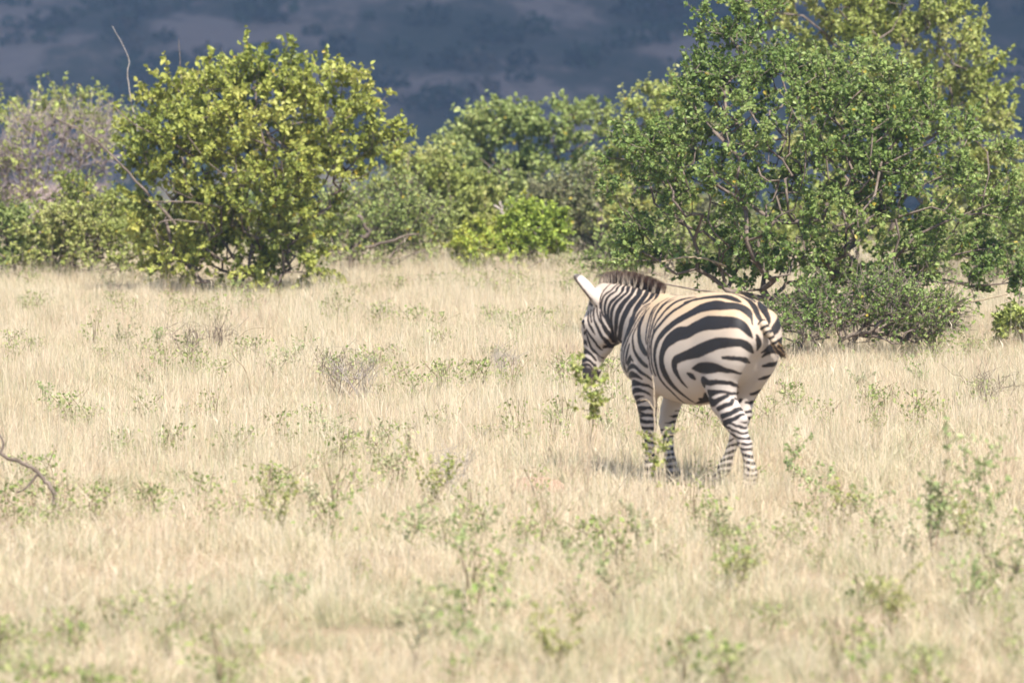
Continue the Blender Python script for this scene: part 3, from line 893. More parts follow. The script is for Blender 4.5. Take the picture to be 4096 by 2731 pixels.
def make_bush(name, label, cat, px, d, lobes_px, seed, n_targets=160, twigs=5, twig_len=0.28, leaves_per=9, leaf=0.07, leaf_w=0.9,
              cols=((0.12, 0.17, 0.05),), n_stems=4, stem_spread=0.25, twig_r=0.0045, group=None, single_leaves=0, depth=0.85, bark=None,
              shell=0.5, up=0.35, sides=5, extra=(), crown_name='foliage', leaf_seg=True, maxr=0.09):
    """lobes_px: (px, py, rx, ry[, weight]) outlines in photo pixels of the crown's lobes at that distance"""
    r = np.random.default_rng(seed)
    S = FPX / d
    x0 = at_x(px, d)
    z0 = float(gz(x0, d))
    py0 = HORIZON + FPX * (CAMH - z0) / d
    root = empty(name, (x0, d, z0))
    tag(root, label, cat, group)
    lobes = []
    for l in lobes_px:
        rx, rz = l[2] / S, l[3] / S
        ry = depth * min(rx, 1.5 * max(rx, rz))
        dy = r.uniform(-0.25, 0.25) * ry if len(l) < 6 else l[5]
        lobes.append(((l[0] - px) / S, dy, max((py0 - l[1]) / S, 0.1), rx, ry, rz, l[4] if len(l) > 4 else 1.0))
    T = sample_lobes(lobes, n_targets, r, shell)
    T = T[T[:, 2] > 0.12]
    bases = [np.array((r.normal() * stem_spread, r.normal() * stem_spread, -0.05)) for _ in range(n_stems)]
    P, par, rt = grow(bases, T, r)
    nn = len(P)
    load = np.ones(nn)
    child = np.zeros(nn, int)
    for i in range(nn - 1, -1, -1):
        if par[i] >= 0:
            load[par[i]] += load[i]; child[par[i]] += 1
    R = np.minimum(twig_r * 0.95 * load ** 0.385, maxr)
    # chains from each tip or side shoot back to the fork
    bymain = {}
    best = {}
    for i in range(nn):
        p = par[i]
        if p >= 0 and (p not in best or load[i] > load[best[p]]):
            best[p] = i
    for i in range(nn):
        if par[i] >= 0 and best[par[i]] == i:
            continue
        ch = [i] if par[i] < 0 else [par[i], i]
        while ch[-1] in best:
            ch.append(best[ch[-1]])
        if len(ch) < 2:
            continue
        rr = R[ch].copy()
        if par[i] >= 0:
            rr[0] = rr[1]
        bymain.setdefault(int(rt[i]), []).append((P[ch], rr))
    for k, paths in bymain.items():
        V, F = tubes(paths, sides)
        mobj('stem', mesh_np('stem', V, F, bark or M_BARK, True), root)
    # twigs off every outer node
    tipn = np.where(load < 6)[0]
    tipn = tipn[P[tipn, 2] > 0.1]
    K = len(tipn) * twigs
    src = P[np.repeat(tipn, twigs)]
    ctr = np.array([0, 0, np.mean(T[:, 2]) * 0.75])
    outv = src - ctr; outv /= np.maximum(np.linalg.norm(outv, axis=1, keepdims=True), 1e-6)
    tv = r.normal(size=(K, 3)) * 0.75 + outv * 0.75 + np.array((0, 0, up))
    tv /= np.linalg.norm(tv, axis=1, keepdims=True)
    tl = twig_len * r.uniform(0.35, 1.25, K)
    end = src + tv * tl[:, None]
    midp = src + tv * tl[:, None] * 0.5 + r.normal(size=(K, 3)) * 0.03
    ok = end[:, 2] > 0.04
    src, end, midp, tv, tl = src[ok], end[ok], midp[ok], tv[ok], tl[ok]
    K = len(src)
    s1 = np.cross(tv, r.normal(size=(K, 3))); s1 /= np.linalg.norm(s1, axis=1, keepdims=True)
    s2 = np.cross(tv, s1)
    ang = [0, 2.094, 4.189]
    rings = []
    for c, rad in ((src, twig_r), (midp, twig_r * 0.75), (end, twig_r * 0.4)):
        for a_ in ang:
            rings.append(c + rad * (math.cos(a_) * s1 + math.sin(a_) * s2))
    V = np.stack(rings, 1).reshape(-1, 3)
    i = np.arange(K)[:, None] * 9
    F = np.concatenate([i + np.array([[0, 1, 4, 3]]), i + np.array([[1, 2, 5, 4]]), i + np.array([[2, 0, 3, 5]]),
                        i + np.array([[3, 4, 7, 6]]), i + np.array([[4, 5, 8, 7]]), i + np.array([[5, 3, 6, 8]])], 0)
    o = mobj('twigs', mesh_np('twigs', V, F, bark or M_BARK, False), root)
    o['kind'] = 'stuff'
    # leaves set along the twigs
    if leaves_per > 0:
        cnt = r.poisson(leaves_per, K)
        ti = np.repeat(np.arange(K), cnt)
        N = len(ti)
        t_ = r.uniform(0.1, 1.05, N)[:, None]
        pos = np.where(t_ < 0.5, src[ti] + (midp[ti] - src[ti]) * t_ * 2, midp[ti] + (end[ti] - midp[ti]) * (t_ * 2 - 1)) + r.normal(size=(N, 3)) * 0.006
        dirs = 0.55 * tv[ti] + r.normal(size=(N, 3)) * 0.75 + np.array((0, 0, -0.25))
        size = leaf * r.uniform(0.55, 1.25, N)
        ok = pos[:, 2] > 0.03
        pos, dirs, size, ti = pos[ok], dirs[ok], size[ok], ti[ok]
        N = len(pos)
        dd, ss, nv = leaf_frames(pos, dirs, size, r)
        pal = np.array(cols)
        # colour drifts from branch to branch as well as leaf to leaf
        g = 0.5 + 0.5 * np.sin(pos[:, 0] * 2.3 + seed) * np.sin(pos[:, 2] * 2.9 + pos[:, 1] * 1.7)
        ci = np.clip((g * 0.6 + r.random(N) * 0.55) * len(pal) - 0.3, 0, len(pal) - 1).astype(int)
        col = pal[ci] * r.uniform(0.75, 1.25, (N, 1))
        sick = r.random(N) < 0.008
        col[sick] = np.array((0.46, 0.36, 0.06))
        mask = np.ones(N, bool)
        if single_leaves:
            # the leaves on the near side that show largest
            edge = pos[:, 1] + 0.25 * np.abs(pos[:, 0]) - 2.2 * size + 0.35 * r.random(N)
            pick = np.argsort(edge)[:single_leaves]
            mask[pick] = False
            protos = leaf_proto(name, leaf_w, [tuple(c) for c in pal], M_LEAF)
            for q in pick.tolist():
                lo = bpy.data.objects.new('leaf', protos[int(ci[q])])
                m = Matrix.Identity(4)
                for a_ in range(3):
                    m[a_][0] = ss[q, a_] * size[q]; m[a_][1] = dd[q, a_] * size[q]; m[a_][2] = nv[q, a_] * size[q]; m[a_][3] = pos[q, a_]
                COL.objects.link(lo)
                lo.parent = root
                lo.matrix_local = m
        V, F = leaf_mesh(pos[mask], dd[mask], ss[mask], nv[mask], size[mask], leaf_w)
        o = mobj(crown_name, mesh_np(crown_name, V, F, M_LEAF, False, np.repeat(col[mask], 6, 0)), root)
        o['kind'] = 'stuff'
    for nm, pts, r0, r1, mat in extra:
        Q = np.array([((p[0] - px) / S, p[2] if len(p) > 2 else 0.0, (py0 - p[1]) / S) for p in pts])
        n_ = max(6, len(Q) * 4)
        C = catmull(Q, n_) + r.normal(size=(n_, 3)) * r0 * 0.35
        V, F = tubes([(C, np.linspace(r0, r1, n_))], 6)
        mobj(nm, mesh_np(nm, V, F, mat, True), root)
    return root

G_RIGHT = [(0.125, 0.185, 0.048), (0.175, 0.245, 0.064), (0.23, 0.30, 0.085), (0.29, 0.35, 0.115)]
G_LEFT = [(0.21, 0.245, 0.055), (0.31, 0.34, 0.072), (0.39, 0.405, 0.095), (0.47, 0.455, 0.12)]
G_YEL = [(0.25, 0.29, 0.075), (0.32, 0.36, 0.095), (0.38, 0.41, 0.125), (0.44, 0.43, 0.16)]
G_MID = [(0.23, 0.285, 0.085), (0.30, 0.35, 0.115), (0.37, 0.405, 0.145)]
G_BRIGHT = [(0.26, 0.34, 0.06), (0.36, 0.43, 0.075), (0.46, 0.47, 0.09)]
G_GREY = [(0.22, 0.22, 0.12), (0.27, 0.265, 0.14), (0.24, 0.275, 0.11)]

make_bush('broad_leaved_bush', 'rounded yellow-green bush with large round leaves and dark tangled base', 'bush', 1060, ground_d(1185),
          [(1000, 620, 430, 330, 1.6), (1390, 590, 230, 170), (800, 470, 250, 180), (1230, 400, 250, 160), (1000, 320, 230, 110), (1000, 900, 400, 210, 1.2), (690, 960, 190, 170, 0.8), (1150, 1060, 170, 100, 0.9), (880, 1060, 300, 120, 1.6), (1000, 780, 380, 250, 1.2), (620, 640, 160, 220, 0.8)],
          11, n_targets=640, twigs=5, twig_len=0.31, leaves_per=14, leaf=0.066, leaf_w=0.95, cols=G_LEFT, n_stems=9, stem_spread=0.34, single_leaves=290,
          shell=0.30, up=0.45, extra=[
              ('bare_shoot', [(560, 560), (530, 420), (510, 300), (515, 230), (450, 105)], 0.010, 0.003, M_DEAD),
              ('bare_shoot', [(720, 430), (728, 330), (720, 240), (716, 160)], 0.009, 0.003, M_BARK),
              ('limb', [(800, 640, -0.3), (690, 560, -0.6), (560, 500, -0.7), (450, 405, -0.7)], 0.014, 0.006, M_BARK),
              ('limb', [(900, 820, -0.8), (760, 800, -1.0), (640, 800, -1.05), (600, 790, -1.0)], 0.012, 0.006, M_BARK),
              ('limb', [(720, 900, -0.5), (560, 720, -0.6), (400, 560, -0.6), (230, 465, -0.6)], 0.020, 0.008, M_BARK),
              ('limb', [(840, 880, -1.1), (690, 870, -1.2), (650, 900, -1.2), (655, 960, -1.2)], 0.011, 0.005, M_BARK)])

make_bush('spreading_tree', 'wide spreading dark green tree with small glossy leaves, low crooked stems', 'tree', 3110, ground_d(1365),
          [(3130, 640, 560, 430, 1.8), (2940, 260, 210, 230), (2960, 90, 170, 110), (3700, 760, 370, 330, 1.2), (2600, 720, 180, 260), (2590, 1000, 170, 90, 0.7), (3820, 1060, 300, 120, 0.7), (3240, 1060, 400, 130, 1.0), (2960, 1090, 220, 100, 0.8), (3500, 1130, 330, 100, 0.9), (2700, 1040, 200, 90, 0.8), (3480, 420, 260, 220), (2760, 470, 130, 150, 0.7)],
          12, n_targets=1000, twigs=6, twig_len=0.22, leaves_per=14.0, leaf=0.045, leaf_w=0.95, cols=G_RIGHT, n_stems=6, stem_spread=0.20, single_leaves=290,
          shell=0.38, up=0.35, maxr=0.055, extra=[
              ('dead_branch', [(3300, 1240, -0.5), (3500, 1290, -0.9), (3700, 1340, -1.1), (3890, 1395, -1.2)], 0.030, 0.012, M_BARK),
              ('dead_branch', [(3500, 1130, -0.4), (3640, 1190, -0.7), (3720, 1172, -0.8), (3850, 1192, -0.9), (4000, 1165, -0.9)], 0.016, 0.007, M_PALE),
              ('dead_branch', [(2900, 1060, -0.4), (2820, 1030, -0.5), (2740, 1022, -0.5), (2640, 1040, -0.5)], 0.012, 0.008, M_PALE),
              ('dead_branch', [(2960, 1190, -0.4), (2800, 1150, -0.8), (2620, 1120, -1.0), (2400, 1110, -1.1)], 0.012, 0.006, M_BARK),
              ('dead_branch', [(3890, 1395, -1.2), (3960, 1400, -1.2), (4010, 1340, -1.25), (4050, 1100, -1.2)], 0.012, 0.006, M_BARK)])

# the line of bushes behind
B = 'bushes along the edge of the plain'
make_bush('tall_tree', 'tall yellow-green tree rising behind the spreading dark green tree', 'tree', 3520, 77.0,
          [(3560, 250, 400, 300, 1.5), (3250, 60, 330, 230), (3800, 520, 250, 260), (3900, 800, 240, 240), (3500, 700, 400, 300), (3650, -60, 250, 180), (4060, 680, 100, 140, 0.7), (3700, 330, 300, 280, 1.0), (4020, 900, 160, 180)],
          13, n_targets=640, twigs=5, twig_len=0.30, leaves_per=22.1, leaf=0.056, cols=G_YEL, n_stems=4, group=None, shell=0.5)
make_bush('flat_topped_tree', 'flat-topped pale green tree standing among the far bushes', 'tree', 2150, 91.0,
          [(2010, 510, 170, 80), (2280, 520, 170, 100), (1900, 620, 150, 90), (1980, 730, 260, 110), (2250, 730, 240, 130), (2100, 860, 300, 110)],
          14, n_targets=360, twigs=5, twig_len=0.30, leaves_per=14.0, leaf=0.075, cols=G_MID, n_stems=3, shell=0.4)
make_bush('leafy_bush', 'yellow-green bush peeking out behind the dark green tree\'s left side', 'bush', 2660, 82.0,
          [(2650, 470, 150, 110), (2600, 640, 160, 150), (2620, 850, 170, 160)], 15, n_targets=150, leaves_per=22.1, leaf=0.056, cols=G_YEL, twig_len=0.3)
make_bush('bright_bush', 'bright yellow-green low bush in front of the flat-topped tree', 'bush', 2080, 78.5,
          [(2070, 1000, 190, 110), (2150, 930, 130, 90), (1960, 1020, 160, 80)], 16, n_targets=150, leaves_per=22.1, leaf=0.052, cols=G_BRIGHT, twig_len=0.22)
make_bush('twiggy_bush', 'sparse brown twiggy bush with crooked dark stem beside the large-leaved bush', 'bush', 1430, 79.0,
          [(1480, 850, 220, 150), (1300, 960, 160, 110), (1640, 900, 170, 130), (1450, 1000, 250, 80)], 17, n_targets=190, leaves_per=6.1, leaf=0.052, cols=G_MID, twig_len=0.28, twigs=7,
          extra=[('limb', [(1390, 1120, -.5), (1430, 980, -.6), (1480, 920, -.6), (1440, 860, -.6)], 0.05, 0.02, M_BARK), ('limb', [(1430, 1000, -.6), (1540, 960, -.8), (1680, 930, -.9)], 0.03, 0.012, M_BARK)])
make_bush('sprawling_bush', 'pale green sprawling bush between the twiggy bush and the flat-topped tree', 'bush', 1760, 84.0,
          [(1720, 760, 150, 120), (1780, 920, 230, 150), (1640, 680, 90, 60, .6), (1850, 830, 150, 130)], 18, n_targets=210, leaves_per=22.1, leaf=0.056, cols=G_YEL, twig_len=0.3)
make_bush('grey_bush', 'grey-green bush with many bare twigs below the flat-topped tree', 'bush', 2290, 84.0,
          [(2280, 880, 190, 140), (2400, 960, 120, 140), (2230, 1010, 210, 80), (2360, 760, 110, 120, .7)], 19, n_targets=210, leaves_per=17.0, leaf=0.048, cols=G_GREY, twig_len=0.3, twigs=6,
          extra=[('limb', [(2400, 1100, -.4), (2380, 980, -.4), (2400, 870, -.4), (2390, 780, -.4)], 0.07, 0.03, M_BARK)])
make_bush('bare_thicket', 'purplish thicket of bare twigs with few leaves', 'bush', 160, 81.0,
          [(170, 640, 230, 180), (60, 720, 140, 180), (330, 600, 150, 130), (200, 850, 230, 150)], 20, n_targets=260, leaves_per=0.7, leaf=0.070, cols=G_YEL, twig_len=0.42, twigs=12, up=0.7, bark=M_TWIG)
make_bush('leafy_bush', 'yellow-green bush growing in front of the bare purplish thicket', 'bush', 330, 76.5,
          [(340, 900, 170, 130), (420, 1000, 200, 100), (260, 980, 180, 110), (320, 760, 70, 70, .5)], 21, n_targets=200, leaves_per=13.6, leaf=0.048, cols=G_YEL, twig_len=0.26)
make_bush('leafy_bush', 'yellowish leafy bush above and behind the bare purplish thicket', 'bush', 60, 86.0,
          [(30, 520, 130, 100), (250, 440, 130, 80), (420, 480, 120, 80, .6), (-140, 640, 130, 200)], 22, n_targets=120, leaves_per=10.2, leaf=0.056, cols=G_YEL, twig_len=0.32)
make_bush('low_green_bush', 'low green bush at the foot of the bare purplish thicket', 'bush', 60, 77.0,
          [(60, 960, 190, 120), (-60, 1000, 200, 120), (150, 1050, 160, 70)], 23, n_targets=150, leaves_per=20.4, leaf=0.048, cols=G_MID, twig_len=0.24)
make_bush('twiggy_bush', 'thin twiggy shrub under the spreading dark green tree', 'bush', 3400, 57.5,
          [(3300, 1310, 230, 110), (3560, 1310, 230, 100), (3150, 1310, 120, 110), (3450, 1230, 260, 110), (3700, 1260, 160, 90)], 24, n_targets=330, leaves_per=4.5, leaf=0.038, cols=G_RIGHT, twig_len=0.24, twigs=6, up=0.6)
make_bush('twiggy_bush', 'shadowed twiggy bush seen below the spreading tree\'s left branches', 'bush', 2680, 74.0,
          [(2640, 1010, 220, 110), (2850, 1030, 180, 100), (2480, 1040, 120, 80)], 26, n_targets=190, leaves_per=7, leaf=0.05, cols=G_MID, twig_len=0.26, twigs=6)
make_bush('leafy_bush', 'leafy bush seen under the spreading tree\'s right branches', 'bush', 3850, 74.0,
          [(3800, 1010, 220, 120), (4020, 1000, 180, 130), (4150, 900, 140, 200)], 27, n_targets=210, leaves_per=9, leaf=0.05, cols=G_MID, twig_len=0.26)
make_bush('low_green_bush', 'small low green bush half cut off beyond the dead branch', 'bush', 4075, 59.0,
          [(4080, 1320, 75, 60)], 25, n_targets=40, leaves_per=13.0, leaf=0.050, cols=G_YEL, twig_len=0.14)
# shrubs that close the far edge of the plain
r = np.random.default_rng(77)
hedge = [(-980, 88), (-700, 86), (-420, 88), (-180, 87), (560, 88), (800, 87), (1080, 89), (1330, 88), (1560, 90), (1900, 91), (2450, 90), (2750, 89), (3000, 90), (3300, 88), (3950, 86), (4250, 84), (4500, 86), (4800, 88)]
for i, (hx, hd) in enumerate(hedge):
    w = r.uniform(190, 250); top = r.uniform(760, 880)
    make_bush('far_bush', 'blurred mixed-green bush in the row closing the far edge of the plain', 'bush', hx, hd,
              [(hx, (top + 1050) / 2, w, (1050 - top) / 2 + 20), (hx - 120, 960, 140, 80), (hx + 130, 950, 140, 90)], 100 + i,
              n_targets=110, leaves_per=20.4, leaf=0.063, cols=[G_MID, G_YEL, G_GREY][i % 3], twig_len=0.30, group='bushes closing the far edge of the plain', n_stems=3)

# ------------------------------------------------------------------ dry grass, herbs and weeds
def tuft(name, r, n, h, spread, lean, width, cols, curl=0.3, heads=0.0):
    """one tuft of blades as one small mesh"""
    ang = r.uniform(0, 2 * np.pi, n); rad = spread * np.sqrt(r.random(n))
    base = np.column_stack([rad * np.cos(ang), rad * np.sin(ang), np.full(n, -0.02)])
    H = h * r.uniform(0.45, 1.1, n)
    a2 = ang + r.normal(0, 0.9, n)
    ln = lean * np.abs(r.normal(0.6, 0.55, n))
    out = np.column_stack([np.cos(a2), np.sin(a2), np.zeros(n)])
    sd = np.column_stack([np.cos(r.uniform(0, 6.28, n)), np.sin(r.uniform(0, 6.28, n)), np.zeros(n)])
    sd /= np.linalg.norm(sd, axis=1, keepdims=True)
    w = width * r.uniform(0.6, 1.3, n)
    V = []; m = 4
    for k in range(m):
        f_ = k / (m - 1)
        c = base + np.column_stack([np.zeros(n), np.zeros(n), H * f_ * (1 - 0.18 * ln * f_)]) + out * (ln * H * (f_ * 0.35 + curl * f_ ** 2 * 2.0))[:, None]
        ww = (w * (1 - 0.85 * f_ ** 1.5))[:, None]
        V += [c - sd * ww, c + sd * ww]
    V = np.stack(V, 1)
    nv = 2 * m
    i = np.arange(n)[:, None] * nv
    F = np.concatenate([i + np.array([[2 * k, 2 * k + 1, 2 * k + 3, 2 * k + 2]]) for k in range(m - 1)], 0)
    pal = np.array(cols)
    c = pal[r.integers(0, len(pal), n)] * r.uniform(0.75, 1.2, (n, 1))
    C = np.repeat(c, nv, 0)
    V = V.reshape(-1, 3)
    nh = int(n * heads)
    if nh:     # seed heads: a thin spindle at the blade's end
        tip = V.reshape(n, nv, 3)[:nh, -2:].mean(1)
        q = r.normal(size=(nh, 3)) * 0.002
        hv = np.stack([tip - [0, 0, 0.045], tip + q + [0.0022, 0, 0], tip + [0, 0, 0.05] + out[:nh] * 0.03, tip - q - [0.0022, 0, 0]], 1).reshape(-1, 3)
        F = np.concatenate([F, np.arange(nh * 4).reshape(-1, 4) + len(V)], 0)
        V = np.concatenate([V, hv]); C = np.concatenate([C, np.repeat(c[:nh] * 0.85, 4, 0)])
    me = mesh_np(name, V, F, M_GRASS, False, C)
    return bpy.data.objects.new(name, me)

STRAW = [(0.735, 0.62, 0.44), (0.68, 0.555, 0.375), (0.775, 0.68, 0.515), (0.60, 0.485, 0.33), (0.56, 0.505, 0.33)]
PINK = [(0.60, 0.43, 0.32), (0.66, 0.50, 0.37), (0.68, 0.54, 0.38)]
GREENISH = [(0.36, 0.38, 0.22), (0.42, 0.42, 0.25), (0.54, 0.47, 0.30)]
def herb_tuft(name, r, n, h, spread, cols):
    """a low leafy herb"""
    V = []; C = []
    pos = np.column_stack([r.normal(0, spread, n), r.normal(0, spread, n), r.uniform(0.02, h, n)])
    dirs = r.normal(size=(n, 3)) + np.array((0, 0, 0.4))
    size = r.uniform(0.013, 0.034, n)
    d_, s_, n_ = leaf_frames(pos, dirs, size, r)
    V, F = leaf_mesh(pos, d_, s_, n_, size, 0.8)
    pal = np.array(cols)
    C = np.repeat(pal[r.integers(0, len(pal), n)] * r.uniform(0.7, 1.25, (n, 1)), 6, 0)
    stem = []
    for k in range(6):
        a_ = r.normal(0, spread * 0.4, 2); b_ = r.normal(0, spread, 2)
        stem.append((np.array([(a_[0] * .3, a_[1] * .3, -0.02), (a_[0], a_[1], h * .5), (b_[0], b_[1], h)]), np.array((0.003, 0.0025, 0.0015))))
    V2, F2 = tubes(stem, 3)
    F = [np.concatenate([F, F2 + len(V)], 0)]
    C = np.concatenate([C, np.tile(np.array((0.22, 0.16, 0.10)), (len(V2), 1))])
    return bpy.data.objects.new(name, mesh_np(name, np.concatenate([V, V2]), F, M_GRASS, False, C))

def scatter(name, label, cat, protos, P, scl, pick, seed, tilt=0.12):
    """one object of points; geometry nodes set a tuft on every point"""
    col = bpy.data.collections.new(name + '_tufts')
    for i, o in enumerate(protos):
        col.objects.link(o)
    r = np.random.default_rng(seed)
    n = len(P)
    me = bpy.data.meshes.new(name)
    me.vertices.add(n)
    me.vertices.foreach_set('co', np.asarray(P, np.float32).ravel())
    a = me.attributes.new('rot', 'FLOAT_VECTOR', 'POINT')
    a.data.foreach_set('vector', np.column_stack([r.normal(0, tilt, n), r.normal(0, tilt, n), r.uniform(0, 6.283, n)]).astype(np.float32).ravel())
    a = me.attributes.new('scl', 'FLOAT_VECTOR', 'POINT')
    a.data.foreach_set('vector', np.asarray(scl, np.float32).ravel())
    a = me.attributes.new('pick', 'INT', 'POINT')
    a.data.foreach_set('value', np.asarray(pick, np.int32))
    o = mobj(name, me)
    tag(o, label, cat, kind='stuff')
    g = bpy.data.node_groups.new(name + '_nodes', 'GeometryNodeTree')
    g.interface.new_socket('Geometry', in_out='INPUT', socket_type='NodeSocketGeometry')
    g.interface.new_socket('Geometry', in_out='OUTPUT', socket_type='NodeSocketGeometry')
    N, L = g.nodes, g.links
    gi = N.new('NodeGroupInput'); go = N.new('NodeGroupOutput')
    ip = N.new('GeometryNodeInstanceOnPoints')
    ci = N.new('GeometryNodeCollectionInfo')
    ci.inputs[0].default_value = col
    ci.inputs['Separate Children'].default_value = True
    ci.inputs['Reset Children'].default_value = True
    def attr(nm, ty):
        q = N.new('GeometryNodeInputNamedAttribute'); q.data_type = ty; q.inputs[0].default_value = nm
        return q.outputs[0]
    L.new(gi.outputs[0], ip.inputs['Points'])
    L.new(ci.outputs[0], ip.inputs['Instance'])
    ip.inputs['Pick Instance'].default_value = True
    L.new(attr('pick', 'INT'), ip.inputs['Instance Index'])
    e2r = N.new('FunctionNodeEulerToRotation')
    L.new(attr('rot', 'FLOAT_VECTOR'), e2r.inputs[0])
    L.new(e2r.outputs[0], ip.inputs['Rotation'])
    L.new(attr('scl', 'FLOAT_VECTOR'), ip.inputs['Scale'])
    L.new(ip.outputs[0], go.inputs[0])
    md = o.modifiers.new('tufts', 'NODES')
    md.node_group = g
    return o

def plain_points(n, y0, y1, seed, margin=2.2):
    """points over the part of the plain that a camera here or a step aside can see"""
    r = np.random.default_rng(seed)
    y = np.sqrt(r.uniform(y0 ** 2, y1 ** 2, n))
    half = 2048 / FPX * y + margin
    # even density: accept in proportion to the strip's width
    x = r.uniform(-1, 1, n) * half
    return x, y, r

DISC = np.random.default_rng(99)
def join_tufts(name, parts):
    """several tufts with their offsets as one patch mesh"""
    V = []; F = []; C = []; off = 0
    for o, (dx, dy, k) in parts:
        me = o.data
        v = np.empty(len(me.vertices) * 3, np.float32); me.vertices.foreach_get('co', v)
        v = v.reshape(-1, 3) * k + np.array((dx, dy, 0))
        f = np.empty(len(me.loops), np.int32); me.loops.foreach_get('vertex_index', f)
        c = np.empty(len(me.vertices) * 4, np.float32); me.color_attributes['Col'].data.foreach_get('color', c)
        V.append(v); F.append(f.reshape(-1, 4) + off); C.append(c.reshape(-1, 4)[:, :3]); off += len(v)
        bpy.data.objects.remove(o)
    return bpy.data.objects.new(name, mesh_np(name, np.concatenate(V), np.concatenate(F), M_GRASS, False, np.concatenate(C)))
r = np.random.default_rng(31)
def disc(R, r=None):
    r = r or np.random.default_rng(int(DISC.integers(0, 1 << 30)))
    a_ = r.uniform(0, 6.283); q = R * math.sqrt(r.random())
    return q * math.cos(a_), q * math.sin(a_)
def patch(name, nt, R, kinds):
    parts = []
    for k in range(nt):
        parts.append((kinds[k % len(kinds)](), (*disc(R), r.uniform(0.75, 1.2))))
    return join_tufts(name, parts)
PALS = [STRAW, STRAW, [STRAW[0], STRAW[2], STRAW[4]], STRAW[:3] + PINK[2:], PINK + STRAW[3:], STRAW[3:] + GREENISH[2:], STRAW + GREENISH[1:2], STRAW[1:4], [STRAW[2], STRAW[0]], PINK[1:] + STRAW[:2]]
def grass_patch(name, i):
    pal = PALS[i % len(PALS)]
    k = [1.0, 0.8, 1.15, 0.9, 0.85, 0.75, 1.0, 1.1, 0.95, 0.8][i % 10]
    parts = []
    for j in range(5):       # upright stems in tufts
        parts.append((tuft('stems', r, int(r.integers(7, 15)), k * r.uniform(0.26, 0.56), 0.05, r.uniform(0.25, 0.6), 0.0016, pal, curl=0.14, heads=0.10), (*disc(0.30), 1.0)))
    for j in range(6):       # leaf blades low down
        parts.append((tuft('blades', r, 22, k * r.uniform(0.13, 0.27), 0.085, 0.75, 0.0021, pal, curl=0.45), (*disc(0.33), 1.0)))
    for j in range(2):       # loose stems lying over
        parts.append((tuft('stray', r, 4, r.uniform(0.35, 0.6), 0.15, 1.4, 0.0014, pal, curl=0.12), (*disc(0.3), 1.0)))
    return join_tufts(name, parts)
lowmat = lambda: tuft('mat', r, 30, r.uniform(0.08, 0.15), 0.10, 0.95, 0.0024, STRAW + PINK[:1] + GREENISH[:1], curl=0.5)
greys = lambda: tuft('mat', r, 26, r.uniform(0.10, 0.20), 0.09, 0.7, 0.0022, GREENISH, curl=0.4)
tall = [grass_patch('dry_grass_patch', i) for i in range(10)]
short = [patch('short_grass_patch', 9, 0.36, [lowmat, lowmat, greys, lowmat] if i % 2 else [lowmat]) for i in range(6)]
green = [patch('green_grass_patch', 6, 0.26, [greys]) for i in range(4)]

# tall straw, a short mat under it, greener patches
x, y, r = plain_points(9600, 20.0, 99.0, 41)
tallness = 0.5 + 0.40 * sn(x, y, 0.33, 4.0) + 0.35 * sn(x, y, 0.9, 2.0)
near = np.clip((y - 30.0) / 9.0, 0, 1)                         # thinner grass towards the track
clear = np.exp(-(((x - 1.95) / 1.25) ** 2 + ((y - 38.5) / 1.8) ** 2))   # short turf under and behind the animal
pr = np.clip(0.20 + 0.75 * tallness + 0.15 * near - 0.80 * clear, 0.07, 1.0)
ok = r.random(len(x)) < pr
x, y, tallness, near = x[ok], y[ok], tallness[ok], near[ok]
h = (0.58 + 0.60 * np.clip(tallness, 0, 1)) * (0.66 + 0.34 * near) * r.uniform(0.65, 1.25, len(x)) * (1 - 0.35 * clear[ok])
w_ = r.uniform(0.85, 1.2, len(x))
scatter('dry_grass', 'tall straw-coloured dry grass covering the plain', 'grass', tall, np.column_stack([x, y, gz(x, y)]),
        np.column_stack([w_, w_, h]), r.integers(0, len(tall), len(x)), 51, 0.05)
x, y, r = plain_points(5600, 20.0, 97.0, 42)
h = r.uniform(0.8, 1.25, len(x))
scatter('short_grass', 'short matted dry grass between the tall tufts', 'grass', short, np.column_stack([x, y, gz(x, y)]),
        np.column_stack([h, h, h]), r.integers(0, len(short), len(x)), 52, 0.04)
x, y, r = plain_points(5000, 20.0, 97.0, 43)
pr = np.clip(0.02 + 0.45 * sn(x, y, 0.5, 9.0) + 0.60 * np.clip((37 - y) / 8.0, 0, 1), 0.03, 1)
ok = r.random(len(x)) < pr
x, y = x[ok], y[ok]
h = r.uniform(0.7, 1.3, len(x))
scatter('green_grass', 'patches of greener short grass on the plain', 'grass', green, np.column_stack([x, y, gz(x, y)]),
        np.column_stack([h, h, h]), r.integers(0, len(green), len(x)), 53, 0.05)
r = np.random.default_rng(33)
herbs = [herb_tuft('herb', r, 80, r.uniform(0.14, 0.30), 0.07, [(0.24, 0.31, 0.10), (0.32, 0.37, 0.13), (0.40, 0.42, 0.18)]) for i in range(5)]
x, y, r = plain_points(4200, 20.0, 92.0, 44)
pr = np.clip(0.12 + 0.8 * sn(x, y, 0.6, 6.0) + 0.25 * np.clip((38 - y) / 8, 0, 1), 0.015, 1)
ok = r.random(len(x)) < pr
x, y = x[ok], y[ok]
h = r.uniform(0.6, 1.3, len(x))
scatter('low_herbs', 'small green herbs scattered through the dry grass', 'herbs', herbs, np.column_stack([x, y, gz(x, y)]),
        np.column_stack([h, h, h]), r.integers(0, len(herbs), len(x)), 54)

